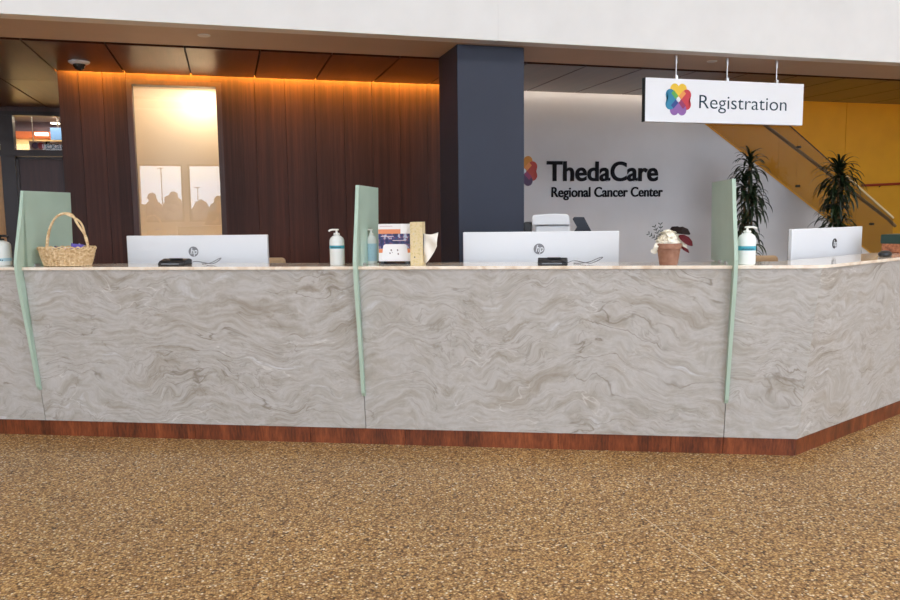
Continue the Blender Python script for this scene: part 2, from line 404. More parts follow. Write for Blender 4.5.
# yellow wall of the stairwell
w = NB()
for a, b_ in ((2.6, 4.32), (4.32, 5.52), (5.52, 6.72), (6.72, 7.92), (7.92, 9.118), (9.122, 10.32), (10.32, 11.52), (11.52, XR)):
    box(w, a+.002, b_-.002, 9.7, 9.8, 0, 4.6)
box(w, 2.6, XR, 9.78, 9.84, 0, 4.6)
box(w, XR-.1, XR, 8.45, 9.7, 0, 4.6)
struct('wall_yellow', w, M['yellow_paint'])
struct('ceiling_stairwell', bx(2.6, XR, 8.44, 9.84, 4.6, 4.65), M['white_paint'])
w = bx(2.6, XR, 8.43, 8.55, 2.86, 4.6); box(w, 2.5, 2.6, 8.43, 9.84, 0, 4.6)
struct('wall_stairwell', w, M['lobby_paint'])
# stair flight inside
st = NB(); sl = (1.354-2.432)/(7.494-5.788); nst = 22; run = .272
xx = xb-.25; zz = 0
for i in range(16):
    box(st, xx-run, xx, 8.57, 9.69, max(0, zz-.14), zz+.172); xx -= run; zz += .172
struct('trim_1', st, M['grey_paint'])['label'] = 'stair flight rising behind the lettered wall'

# ------------------------------------------------------------------ entrance screen at far left
DY = 10.78
w = NB()
box(w, XL, -3.35, DY, DY+.12, 0, 2.9)
box(w, XL, -1.3, DY, DY+.12, 2.69, 2.9); box(w, -1.47, 4.0, DY, DY+.12, 0, 2.9)
struct('wall_far', w, M['wood_dark'])
f = NB()
for a, b_ in ((-3.35, -3.25), (-2.615, -2.46), (-1.90, -1.47)): box(f, a, b_, DY-.03, DY+.1, 0, 2.69)
box(f, -3.35, -1.47, DY-.035, DY+.1, 2.147, 2.222); box(f, -3.35, -1.47, DY-.035, DY+.1, 2.64, 2.69)
fs = struct('door_frame', f, M['dark_metal'])
d1 = struct('door_1', bx(-2.455, -1.905, DY, DY+.05, .01, 2.14), M['wood_dark'])
g = NB()
for (p, q, r, s) in ((-2.455, -2.425, .01, 2.14), (-1.935, -1.905, .01, 2.14), (-2.455, -1.905, 2.11, 2.14)): box(g, p, q, DY-.02, DY, r, s)
obj('door_trim', g, M['dark_metal'], d1)
h = NB(); tube(h, [(-2.39, DY-.02, 1.02), (-2.39, DY-.07, 1.02), (-2.39, DY-.07, 1.3), (-2.39, DY-.02, 1.3)], .011)
obj('door_handle', h, M['steel'], d1, smooth=True)
struct('window_20', bx(-2.46, -1.90, DY+.02, DY+.03, 2.222, 2.64), M['glass'])
struct('window_21', bx(-3.25, -2.615, DY+.02, DY+.03, 2.222, 2.64), M['glass'])
d2 = struct('door_2', bx(-3.24, -2.625, DY, DY+.05, .01, 2.14), M['tan_wood'])
# corridor behind
struct('wall_corridor', box(bx(-5.0, -.4, 15.6, 15.7, 0, 3.0), -5.1, -5.0, 10.9, 15.7, 0, 3.0), paint('corridor_cream_paint', S(232, 210, 160), .7))
struct('ceiling_corridor', bx(-5.0, -.4, 10.9, 15.7, 2.95, 3.0), paint('corridor_ceiling_paint', S(108, 100, 108), .7))
struct('wall_corridor_side', bx(-.4, -.3, 10.9, 15.7, 0, 3.0), M['lobby_paint'])

def em(name, col, s):
    mt = mk(name, col, .5); n, l, b = nodes(mt)
    b.inputs['Emission Color'].default_value = col; b.inputs['Emission Strength'].default_value = s; return mt
def rectY(x0, y0, x1, y1, Y):  # pixel rectangle -> world x0,x1,z0,z1 at depth Y
    a = onY(x0, y0, Y); b_ = onY(x1, y1, Y); return min(a.x, b_.x), max(a.x, b_.x), min(a.z, b_.z), max(a.z, b_.z)
def hangbox(name, px, Y, th, mat, **k):
    a, b_, c, d = rectY(*px, Y); o = obj(name, bx(a, b_, Y, Y+th, c, d), mat, **k); return o, (a, b_, c, d)
o, R_ = hangbox('corridor_sign', (29, 141, 70, 150.5), 12.3, .04, mk('grey_sign_face', S(176, 160, 148), .5))
tag(o, 'grey hanging sign seen through the glass above the dark door', 'sign')
a = onY(45.5, 149, 12.3)
text('sign_lettering', 'Exam', M['black_letter'], o, (a.x, 12.296, a.z), .155, .9, offset=.003)
for px_, mt_ in ((35.5, M['logo_deep_purple']), (41, M['logo_deep_red'])):
    q = onY(px_, 145.7, 12.3); bq = NB(); lathe(bq, [(.045, -.005), (.045, .005)], 20)
    e = obj('emblem', bq, mt_, o); e.location = (q.x, 12.29, q.z); e.rotation_euler = (pi/2, 0, 0)
for px_ in (33, 64):
    q = onY(px_, 141, 12.3); hb = NB(); tube(hb, [(q.x, 12.32, q.z-.01), (q.x, 12.32, 2.95)], .006); obj('hanger', hb, M['steel'], o)
o, R_ = hangbox('wall_screen', (50, 127.5, 66, 140), 13.2, .06, mk('blue_panel', S(60, 92, 130), .3))
tag(o, 'blue panel hanging high in the corridor behind the transom glass', 'screen')
hb = NB(); tube(hb, [((R_[0]+R_[1])/2, 13.23, R_[3]-.02), ((R_[0]+R_[1])/2, 13.23, 2.95)], .012); obj('hanger', hb, M['dark_metal'], o)
struct('trim_2', bx(-4.9, -.5, 14.2, 14.5, onY(40, 138, 14.2).z, onY(40, 131.5, 14.2).z), paint('orange_lit_bulkhead', S(226, 120, 60), .6))  # orange lamp glow put into the bulkhead colour
struct('trim_3', bx(-4.9, -.5, 14.2, 14.5, onY(40, 131.5, 14.2).z, 2.95), paint('mauve_bulkhead', S(112, 92, 104), .6))
for px, Y in (((36, 133, 49, 136), 14.15), ((52, 123, 60, 124.5), 13.6)):
    a, b_, c, d = rectY(*px, Y)
    o = obj('ceiling_light', bx(a, b_, Y-.1, Y, c, d), em('corridor_lamp', (1, .9, .75, 1), 3.0)); 
    tag(o, 'small bright lamp strip on the orange-lit bulkhead in the corridor' if Y > 14 else 'thin bright lamp strip nearer the corridor ceiling', 'light')

# ------------------------------------------------------------------ reception counter
root = empty('reception_counter', c1(0, 0), -A1, 'long angled reception counter clad in pale grey veined marble', 'counter')
def lp(s, d, z): return (s, -d, z)
def back(p): return p
SE0, SE1, SE2, SEL = -2.078, 0.0, 2.065, -5.2
G = .002
invA = Matrix.Rotation(A1, 4, 'Z')
def w2l(v): q = invA @ (Vector(v)-T0); return (q.x, q.y, v[2])
def slab(o_t0, o_t1, o_b0, o_b1, nrm, th, zt, zb):
    # outer top L/R, outer bottom L/R (xy vectors), pushed back by th along -nrm
    P = []
    for p, z in ((o_b0, zb), (o_b1, zb)): P.append(Vector((p.x, p.y, z)))
    for p, z in ((o_b1, zb), (o_b0, zb)): P.append(Vector((p.x, p.y, z))-nrm*th)
    for p, z in ((o_t0, zt), (o_t1, zt)): P.append(Vector((p.x, p.y, z)))
    for p, z in ((o_t1, zt), (o_t0, zt)): P.append(Vector((p.x, p.y, z))-nrm*th)
    return P
def panel(pts, mat, ctr, rz):
    # mesh in a frame of its own so that the marble pattern follows the slab
    mi = Matrix.Rotation(-rz, 4, 'Z') @ Matrix.Translation(-Vector(ctr))
    bm_ = NB(); hexa(bm_, [mi @ p for p in pts])
    o = obj('marble_panel', bm_, mat, root)
    lo = w2l(Vector(ctr)); o.location = lo; o.rotation_euler = (0, 0, rz+A1)
    return o
ct, cb = corner(0), corner(-.122)
for i, (a, b_) in enumerate(((SEL, SE0), (SE0, SE1), (SE1, SE2))):
    panel(slab(c1(a+G, 0), c1(b_-G, 0), c1(a+G, -.12), c1(b_-G, -.12), N1, .02, 1.062, .10), M['marble'][i], c1((a+b_)/2, 0), -A1)
panel(slab(c1(SE2+G, 0), ct, c1(SE2+G, -.12), cb, N1, .02, 1.062, .10), M['marble'][3], c1(SE2+.2, 0), -A1)
panel(slab(ct, c2(3.2, 0), cb, c2(3.2, -.122), N2, .02, 1.062, .10), M['marble'][4], c2(1.5, 0), A2)
# dark joint backing + carcass
bk = NB()
hexa(bk, [Vector(w2l(p)) for p in slab(c1(SEL, -.022), corner(-.022), c1(SEL, -.142), corner(-.142), N1, .03, 1.06, .10)])
hexa(bk, [Vector(w2l(p)) for p in slab(corner(-.022), c2(3.2, -.022), corner(-.142), c2(3.2, -.142), N2, .03, 1.06, .10)])
hexa(bk, [Vector(w2l(p)) for p in slab(c1(SEL, -.29), corner(-.29), c1(SEL, -.29), corner(-.29), N1, .02, 1.06, .0)])
hexa(bk, [Vector(w2l(p)) for p in slab(corner(-.29), c2(3.2, -.29), corner(-.29), c2(3.2, -.29), N2, .02, 1.06, .0)])
obj('carcass', bk, M['void'], root)
# countertop with softened corner
def arcpts(d, k=7, cut=.09):
    c0 = corner(d); a = c0-U1*cut; b_ = c0+U2*cut; out = []
    for i in range(k+1):
        t = i/k; out.append((1-t)**2*a+2*t*(1-t)*c0+t*t*b_)
    return out
poly = [c1(SEL, .012)]+arcpts(.012)+[c2(3.2, .012), c2(3.2, -.32)]+[corner(-.32)]+[c1(SEL, -.32)]
poly = [w2l(Vector((p.x, p.y, 0)))[:2] for p in poly]
o = obj('countertop', prism(NB(), poly, 1.062, ZT), M['top'], root, bevel=.002)
# kick boards
kx = [SEL, -4.1, -3.2, -2.06, -1.086, -.349, .237, 1.14, 1.778, 2.065]
for a, b_ in zip(kx, kx[1:]):
    P = slab(c1(a+.0015, -.128), c1(b_-.0015, -.128), c1(a+.0015, -.133), c1(b_-.0015, -.133), N1, .018, .097, 0)
    obj('kick_board', hexa(NB(), [Vector(w2l(p)) for p in P]), M['toe_wood'], root)
P = slab(c1(2.067, -.128), corner(-.128), c1(2.067, -.133), corner(-.133), N1, .018, .097, 0)
obj('kick_board', hexa(NB(), [Vector(w2l(p)) for p in P]), M['toe_wood'], root)
for a, b_ in ((0, 1.2), (1.2, 2.2), (2.2, 3.2)):
    p0 = corner(-.128) if a == 0 else c2(a+.0015, -.128); q0 = corner(-.133) if a == 0 else c2(a+.0015, -.133)
    P = slab(p0, c2(b_-.0015, -.128), q0, c2(b_-.0015, -.133), N2, .018, .097, 0)
    o = obj('kick_board', hexa(NB(), [Vector(w2l(p)) for p in P]), M['toe_wood'], root)
# staff side desk surface
poly = [c1(SEL, -.31), corner(-.31), c2(3.2, -.31), c2(3.2, -1.15), corner(-1.15), c1(SEL, -1.15)]
poly = [w2l(Vector((p.x, p.y, 0)))[:2] for p in poly]
obj('work_surface', prism(NB(), poly, .72, .75), M['tan_wood'], root)
for s_ in (-5.1, -3.1, -1.1, .2, 1.9): obj('desk_support', bx(s_, s_+.04, .32, 1.1, 0, .72), M['tan_wood'], root)

# ------------------------------------------------------------------ green glass dividers
def divider(s, label, dt=.575, db=.54):
    r = empty('glass_divider', c1(s, 0), -A1, label, 'divider', None)
    pr = [(-.035, 1.10), (-.03, 1.08)]
    front = [(-.055, 1.54), (-.03, 1.42), (.01, 1.28), (.04, 1.17), (.052, 1.11), (.05, 1.06), (.036, .95), (-.035, .55), (-.068, .33), (-.085, .305)]
    # back edge of the lower fin follows the leaning marble face
    mar = lambda z: -.12*(1.062-z)/.962
    fin_back = [(mar(.305)+.0005, .305), (mar(1.0)+.002, 1.0), (.014, 1.06), (.014, ZT+.0005)]
    upper = [(-db, ZT+.0005), (-dt, 1.54)]
    outline = front+fin_back+upper
    bm_ = NB(); prism(bm_, [(-d, z) for d, z in outline], -.010, .010, 'x')
    bmesh.ops.triangulate(bm_, faces=[f for f in bm_.faces if len(f.verts) > 4])
    obj('glass_sheet', bm_, M['green_glass'], r, bevel=.0)
    for y0_ in (.10, .25): obj('clamp', bx(-.019, .019, y0_, y0_+.05, ZT, ZT+.012), M['steel'], r, bevel=.002)
    return r
divider(SE0, 'green frosted glass divider on the counter beside the wicker basket', .515, .50)
divider(SE1, 'green frosted glass divider on the counter beside the printed box', .55, .52)
divider(SE2, 'green frosted glass divider on the counter nearest the potted plants and angled corner')

# ------------------------------------------------------------------ monitors
def monitor(fr_, s0, s1, d, rz, label, ztop=1.252, logo_off=-.0, logo_mat='grey_logo', rake=0):
    ctr = fr_((s0+s1)/2, d); W = (s1-s0)
    r = empty('monitor', (ctr.x, ctr.y, .75), rz, label, 'monitor', None)
    H = .40; zt = ztop-.75; n_ = 24; sag = .022; th = .028
    bm_ = NB(); F_ = []; B_ = []
    for i in range(n_+1):
        x = -W/2+W*i/n_; y = sag*(x/(W/2))**2
        F_.append((x, y)); B_.append((x, y+th))
    prism(bm_, F_+B_[::-1], zt-H, zt, 'z')
    obj('back_shell', bm_, M['white_plastic'], r, smooth=True, bevel=.005)
    bm_ = NB(); prism(bm_, [(x*.985, y+th+.001) for x, y in F_]+[(x*.985, y+.003) for x, y in B_[::-1]], zt-H+.01, zt-.01, 'z')
    obj('screen', bm_, M['dark_screen'], r)
    st_ = NB(); box(st_, -.035, .035, -.03, .0, .0, zt-H+.16); box(st_, -.13, .13, -.08, .12, 0, .012)
    obj('stand', st_, M['white_plastic'], r, bevel=.004)
    # emblem: ring disc with slanted letters
    lz = zt-.105; lb = NB(); lathe(lb, [(.033, -.0012), (.033, .0012)], 32)
    e = obj('emblem', lb, M[logo_mat], r); e.location = (logo_off, -.0005+sag*(logo_off/(W/2))**2, lz); e.rotation_euler = (pi/2, 0, 0)
    text('emblem_letters', 'hp', M['white_plastic'], r, (logo_off+.002, -.003, lz-.0165), .058, .82, .0008, .0006, .25, align='CENTER')
    return r
s_, z_ = sz(192.5, 245, -.45)
monitor(c1, -1.672, -.709, -.46, -A1, 'white curved monitor seen from behind, in front of the lit glass panel', 1.252, logo_off=s_+(1.672+.709)/2)
s_, z_ = sz(539, 250, -.45)
monitor(c1, .555, 1.505, -.46, -A1, 'white curved monitor seen from behind, below the slate column and printer', 1.257, logo_off=s_-(.555+1.505)/2)
s_, z_ = sz2(836, 245, -.45)
monitor(c2, .60, 1.56, -.46, A2, 'white curved monitor angled at the right-hand end beside the box with green lid', 1.252, logo_off=s_-(.60+1.56)/2, logo_mat='dark_logo')

# ------------------------------------------------------------------ card readers
def reader(s, d, label, w=.165):
    r = empty('card_reader', c1(s, d, ZT), -A1, label, 'card reader', None)
    b_ = NB(); prism(b_, [(-.045, 0), (.06, 0), (.06, .034), (.03, .040), (-.02, .030), (-.045, .016)], -w/2, w/2, 'x')
    obj('body', b_, M['black_plastic'], r, bevel=.005)
    k = NB(); box(k, -w*.36, w*.3, -.047, -.0445, .008, .0145); obj('display', k, mk('reader_display', S(120, 124, 130), .25), r)
    k = NB(); box(k, -.03, .045, -.012, .022, .0375, .043); obj('card_slot', k, M['black_plastic'], r, bevel=.002)
    cb_ = NB(); pts = []
    ctrl = [(w/2-.004, .02, .012), (w/2+.04, .03, .022), (w/2+.085, .05, .012), (w/2+.13, .06, .006), (w/2+.17, .05, .022), (w/2+.195, .04, .040), (w/2+.175, .05, .036), (w/2+.12, .07, .012), (w/2+.07, .09, .004), (w/2+.03, .12, .003)]
    ctrl = [Vector(p) for p in ctrl]
    for i in range(len(ctrl)-1):
        p0, p1, p2, p3 = ctrl[max(i-1, 0)], ctrl[i], ctrl[i+1], ctrl[min(i+2, len(ctrl)-1)]
        for t in (0, .25, .5, .75):
            pts.append(.5*((2*p1)+(p2-p0)*t+(2*p0-5*p1+4*p2-p3)*t*t+(3*p1-p0-3*p2+p3)*t**3))
    tube(cb_, pts, .0022, 6); obj('cable', cb_, mk('grey_cable', (.12, .12, .13, 1), .5), r, smooth=True)
    return r
reader(-1.165, -.13, 'black card reader with looping cable beside the wicker basket monitor', .17)
reader(1.105, -.06, 'black card reader with looping cable below the slate column monitor', .165)

# ------------------------------------------------------------------ sanitizer bottles
M['bottle'] = mk('milky_bottle_plastic', S(236, 240, 238), .25, spec=.5)
M['pump'] = mk('pump_plastic', S(244, 244, 240), .35)
M['teal'] = mk('teal_label', S(64, 168, 190), .4)
M['pale_blue'] = mk('pale_blue_label', S(176, 212, 226), .4)
M['label_mark'] = mk('dark_label_mark', S(30, 62, 84), .5)
def bottle(loc, rz, r0, h, label, band=(.42, .56), pump='pump', spout=-1, sy=.8, bandmat='teal', marks='bar'):
    r = empty('sanitizer_bottle', loc, rz, label, 'bottle', None)
    b_ = NB(); prof = [(r0*.90, 0), (r0*.98, .004), (r0, .01), (r0, h*.66), (r0*.97, h*.72), (r0*.84, h*.78), (r0*.55, h*.83), (r0*.36, h*.85), (r0*.34, h*.87)]
    lathe(b_, prof, 32, sy=sy); obj('bottle_body', b_, M['bottle'], r, smooth=True)
    p = NB(); lathe(p, [(r0*.42, h*.862), (r0*.44, h*.87), (r0*.40, h*.91), (r0*.16, h*.92), (r0*.13, h*.985), (r0*.3, h*.99), (r0*.3, h*1.02), (r0*.2, h*1.03)], 20)
    tube(p, [(0, 0, h*1.005), (spout*r0*.5, -.004, h*1.008), (spout*r0*.85, -.008, h*.995), (spout*r0*1.0, -.01, h*.96)], r0*.12, 8)
    obj('pump', p, M[pump], r, smooth=True)
    k = NB(); lathe(k, [(r0*1.008, h*band[0]), (r0*1.008, h*band[1])], 32, sy=sy, cap=False); obj('label_band', k, M[bandmat], r, smooth=True)
    k = NB(); lathe_pts = []
    if marks == 'bar':
        for i in range(9):
            a0 = -pi/2-.75+i*.17; z0 = h*(band[0]+.015)+.002*(i % 2)
            q = [(r0*1.014*cos(a), r0*1.014*sy*sin(a), z) for a, z in ((a0, z0), (a0+.12, z0), (a0+.12, z0+h*.035), (a0, z0+h*.035))]
            k.faces.new([k.verts.new(v_) for v_ in q])
    else:
        for i in range(5):
            a0 = -pi/2-.5; z0 = h*(.18+.09*i); w_ = (.9, .6, 1.0, .5, .8)[i]
            q = [(r0*1.014*cos(a), r0*1.014*sy*sin(a), z) for a, z in ((a0, z0), (a0+w_, z0), (a0+w_, z0+h*.03), (a0, z0+h*.03))]
            k.faces.new([k.verts.new(v_) for v_ in q])
    obj('label_print', k, M['label_mark'] if marks == 'bar' else mk('red_blue_print', S(96, 110, 150), .5), r)
    return r
bottle(c1(-.150, -.13, ZT), -A1, .044, .205, 'white pump sanitizer bottle with teal band left of the middle glass divider', band=(.47, .56))
bottle(c1(sz(371.8, 262, -.25)[0], -.25, ZT), -A1, .033, .20, 'slim pale blue pump bottle between middle divider and printed box', band=(.08, .60), bandmat='pale_blue', marks='lines', spout=-1)
bottle(c1(2.147, -.075, ZT), -A1, .047, .20, 'stout pump bottle with teal band right of the right-hand divider', band=(.38, .50), spout=1)
q = sz(2, 263, -.16)[0]
bottle(c1(q-.005, -.16, ZT), -A1, .066, .185, 'large white sanitizer bottle with black pump beside the left divider', band=(.16, .26), bandmat='pale_blue', pump='black_plastic', spout=1)

# ------------------------------------------------------------------ wicker basket and packets
sb = (sz(44, 264, -.13)[0]+sz(93, 264, -.13)[0])/2
br = empty('wicker_basket', c1(sb, -.125, ZT), -A1, 'natural wicker basket with tall hoop handle on the counter', 'basket')
M['wicker'] = mk('wicker', rough=.6); v = mapping(M['wicker'], (1, 1, 1)); nz = noise(M['wicker'], v, 60, 3); setc(M['wicker'], ramp(M['wicker'], nz.outputs['Fac'], [(.3, S(190, 152, 104)), (.5, S(226, 196, 150)), (.7, S(244, 222, 184))]))
def rad(t): return .140+(.174-.140)*t**.8
HB = .105; ky = .62
bm_ = NB(); NS = 34
lathe(bm_, [(.130, .004), (.134, .010), (rad(.3)-.008, HB*.3), (rad(.7)-.008, HB*.7), (rad(1)-.008, HB)], 48, sy=ky, cap=False)
lathe(bm_, [(.001, .004), (.135, .004)], 48, sy=ky, cap=False)
for i in range(NS):
    a = 2*pi*i/NS
    tube(bm_, [(rad(t)*cos(a), rad(t)*ky*sin(a), HB*t) for t in (0.02, .33, .66, 1)], .0046, 5)
for row in range(11):
    t = .06+row*.085; pts = []
    K = NS*4
    for k in range(K):
        a = 2*pi*k/K; rr = rad(t)+.0042*sin(NS*a/2*1.0+row*pi)+.001
        pts.append((rr*cos(a), rr*ky*sin(a), HB*t))
    tube(bm_, pts, .0033, 5, closed=True)
for ph in (0, pi):
    pts = []
    for k in range(160):
        a = 2*pi*k/160; rr = rad(1)+.006*cos(14*a+ph)
        pts.append((rr*cos(a), rr*ky*sin(a), HB+.004+.007*sin(14*a+ph)))
    tube(bm_, pts, .0048, 6, closed=True)
obj('woven_body', bm_, M['wicker'], br, smooth=True)
bm_ = NB()
for off, rr_ in ((0, .0075), (1, .0065)):
    pts = []; K = 60
    for k in range(K+1):
        t = pi*k/K; x = .128*cos(t)+.012*sin(t)*0; z = HB*.55+.262*max(0, sin(t))**.78
        w_ = .009*sin(6*t+off*pi); 
        x += (.018 if x > 0 else -.018)*(1-sin(t))**2*(1 if off else .4)
        pts.append((x+w_*cos(t)*.5, w_+(.018*off*(1-sin(t))), z+w_*.4*sin(t)))
    tube(bm_, pts, rr_, 8)
obj('handle', bm_, M['wicker'], br, smooth=True)
for a in (.6, 2.5, 3.8, 5.6): obj('foot', ball(NB(), (.125*cos(a), .125*ky*sin(a), .0045), .0045, u=8, v=6), M['black_plastic'], br, smooth=True)
pm_ = {'p': mk('purple_wrapper', S(96, 84, 176), .3), 'n': mk('navy_wrapper', S(44, 44, 96), .35), 'l': mk('lilac_wrapper', S(196, 196, 236), .25), 'k': mk('pink_wrapper', S(222, 180, 190), .3)}
def packet(x, y, z, k, rx, rz_, lab, sc_=1):
    b_ = NB(); w_, h_ = .034*sc_, .022*sc_; N_ = 8; g_ = []
    for i in range(N_+1):
        row_ = []
        for j in range(7):
            u_, v_ = i/N_*2-1, j/6*2-1
            puff = max(0, (1-u_**4)*(1-v_**2)); cr_ = .0015*sin(20*u_)*(1-puff)
            row_.append((u_*w_, v_*h_*(1+.12*abs(u_)**6), .009*puff*sc_+cr_))
        g_.append(row_)
    for sg in (1, -1):
        vs = [[b_.verts.new((p[0], p[1], p[2]*sg)) for p in r_] for r_ in g_]
        for i in range(N_):
            for j in range(6): b_.faces.new((vs[i][j], vs[i+1][j], vs[i+1][j+1], vs[i][j+1]))
    o_ = obj('wrapped_packet', b_, pm_[k], smooth=True)
    p_ = c1(sb+x, -.125-y, ZT+z); o_.location = p_; o_.rotation_euler = (rx, .15, rz_-A1)
    return tag(o_, lab, 'packet', 'wrapped packets in the wicker basket')
packet(-.05, .0, .105, 'n', .5, .3, 'navy packet lying at the centre-left of the wicker basket')
packet(.082, -.02, .116, 'p', .9, .6, 'bright purple packet standing up in the wicker basket')
packet(.070, .02, .114, 'l', .7, -.5, 'pale lilac packet propped behind the bright purple one')
packet(.0, .03, .100, 'k', .3, 1.0, 'pinkish packet in the middle of the wicker basket')
packet(-.09, .0, .100, 'k', .2, .1, 'pinkish packet at the divider end of the wicker basket')
packet(.02, .01, .104, 'n', .4, -.8, 'navy packet beside the purple one in the wicker basket')
for i in range(8):
    packet(random.uniform(-.09, .09), random.uniform(-.045, .045), .03+.017*(i//2), 'pnlk'[i % 4], random.uniform(-.3, .3), random.uniform(0, 3), 'wrapped packet buried in the wicker basket under the others') if False else None
fl_ = NB(); lathe(fl_, [(.001, .0), (.12, 0), (.148, .075), (.001, .088)], 32, sy=ky*.97, cap=False)
o = obj('paper_lining', fl_, mk('crumpled_tissue_lining', S(206, 178, 170), .7), br, smooth=True); o.location = (0, 0, .008)

# ------------------------------------------------------------------ printed box, tissue box
s0, s1 = sz(378.5, 245, -.16)[0], sz(410.3, 245, -.16)[0]
zb_, zt_ = sz(395, 260.5, -.16)[1], sz(395, 224, -.16)[1]
W = s1-s0
br = empty('mask_box', c1(s0, -.16, ZT), -A1, 'white, orange and navy printed box facing the lobby by the middle divider', 'box')
z0 = .018
ob = obj('carton', bx(0, W, 0, .09, z0, zt_-ZT), mk('white_carton', S(236, 232, 232), .5), br, bevel=.001)
def patch(name, x0, x1, z0_, z1_, mat, y=-.0008, bev=0):
    k = bx(x0, x1, y, .002, z0_, z1_); return obj(name, k, mat, br)
Hh = zt_-ZT-z0
fz = lambda t: z0+Hh*t
patch('orange_stripe', .001, W*.70, fz(.74), fz(.86), mk('orange_print', S(226, 140, 96), .5))
ph = mk('navy_photo_print', rough=.45); v = mapping(ph, (1, 1, 1)); nz = noise(ph, v, 34, 2, .5); 
setc(ph, ramp(ph, nz.outputs['Fac'], [(.38, S(22, 28, 74)), (.5, S(44, 56, 112)), (.56, S(120, 56, 84)), (.63, S(176, 190, 216))], 'LINEAR'))
patch('photo_print', .001, W-.001, fz(.34), fz(.74), ph)
patch('orange_stripe', .001, W-.001, fz(.23), fz(.335), mk('orange_print_low', S(222, 132, 84), .5))
rr = []
for cx_, cz_, a0 in ((W*.80, fz(.38), 0), (W*.24, fz(.38), 90), (W*.20, fz(.10), 180), (W*.84, fz(.10), 270)):
    for k in range(5):
        a = radians(a0+k*22.5); rr.append((cx_+.018*cos(a), cz_+.018*sin(a)))
obj('icon_panel', prism(NB(), rr, -.0016, .001, 'y'), mk('icon_panel_white', S(240, 238, 240), .5), br)
ic = NB()
for cx_, cz_, r_ in ((W*.40, fz(.30), .006), (W*.36, fz(.22), .005), (W*.60, fz(.30), .006), (W*.62, fz(.20), .006), (W*.43, fz(.24), .003)):
    prism(ic, [(cx_+r_*cos(k*pi/4+.3)*(1 if k % 2 else .6), cz_+r_*sin(k*pi/4+.3)) for k in range(8)], -.0022, -.001, 'y')
obj('icon_print', ic, mk('icon_ink', S(120, 96, 100), .5), br)
fd = []
for (x0_, z0_, x1_, z1_) in ((W*.66, .86, W*.80, .995),):
    pass
obj('white_flash', prism(NB(), [(W*.70, fz(.74)), (W*.86, fz(.74)), (W*.99, fz(.99)), (W*.72, fz(.99))], -.0012, .001, 'y'), mk('white_flash_print', S(246, 244, 246), .5), br)
for t, xx in ((.93, .05), (.66, .08), (.55, .45)):
    patch('print_line', W*xx, W*(xx+.4), fz(t), fz(t+.02), mk('print_line_ink', S(214, 190, 196), .5), -.0014)
stn = NB(); box(stn, .01, W-.005, -.01, .085, 0, .004); box(stn, .012, .03, -.005, .08, .004, z0); box(stn, W-.03, W-.012, -.005, .08, .004, z0)
obj('stand', stn, M['black_plastic'], br)
s2_, s3_ = sz(410.8, 245, -.12)[0], sz(422.8, 245, -.12)[0]
zt2 = sz(415, 222, -.12)[1]; W2 = s3_-s2_
tb = empty('tissue_box', c1(s2_, -.10, ZT), -A1, 'tan patterned tissue box on its end with a tissue pulled out', 'box')
tm = mk('mottled_tan_carton', rough=.6); v = mapping(tm, (1, 1, 1)); nz = noise(tm, v, 70, 4, .7); setc(tm, ramp(tm, nz.outputs['Fac'], [(.35, S(196, 176, 128)), (.5, S(226, 206, 158)), (.65, S(214, 196, 172)), (.72, S(206, 214, 168))]))
obj('carton', bx(0, W2, 0, .115, 0, zt2-ZT), tm, tb, bevel=.0015)
sp_ = NB(); lathe(sp_, [(.004, -.0008), (.004, .0008)], 12); o = obj('printed_mark', sp_, M['label_mark'], tb); o.location = (W2*.35, -.0006, .045); o.rotation_euler = (pi/2, 0, 0)
# opening and tissue on the +x side
op = NB(); prism(op, [(.0575+.03*cos(2*pi*k/20), .11+.07*sin(2*pi*k/20)) for k in range(20)], W2, W2+.0015, 'x'); obj('opening', op, M['void'], tb)
ti = NB(); NI, NJ = 16, 18; grid = []
wT = sz(438, 245, -.12)[0]-s3_
for i in range(NI+1):
    r_ = []
    u_ = i/NI
    for j in range(NJ+1):
        v_ = j/NJ
        z = .010+(.176-.012*sin(pi*u_))*v_+.012*max(0, .5-u_)*(1-v_)
        x = W2-.012+(wT+.008)*u_*(.30+.72*min(1, v_/.55)**.8)
        y = .0575-.035*sin(pi*v_)*(.3+u_)+.010*sin(9*v_+5*u_)*(.3+u_)-.02*u_
        r_.append(ti.verts.new((x, y, z)))
    grid.append(r_)
for i in range(NI):
    for j in range(NJ): ti.faces.new((grid[i][j], grid[i+1][j], grid[i+1][j+1], grid[i][j+1]))
mtT = mk('tissue_paper', S(244, 240, 234), .9); obj('tissue', ti, mtT, tb, smooth=True, solid=.0012)

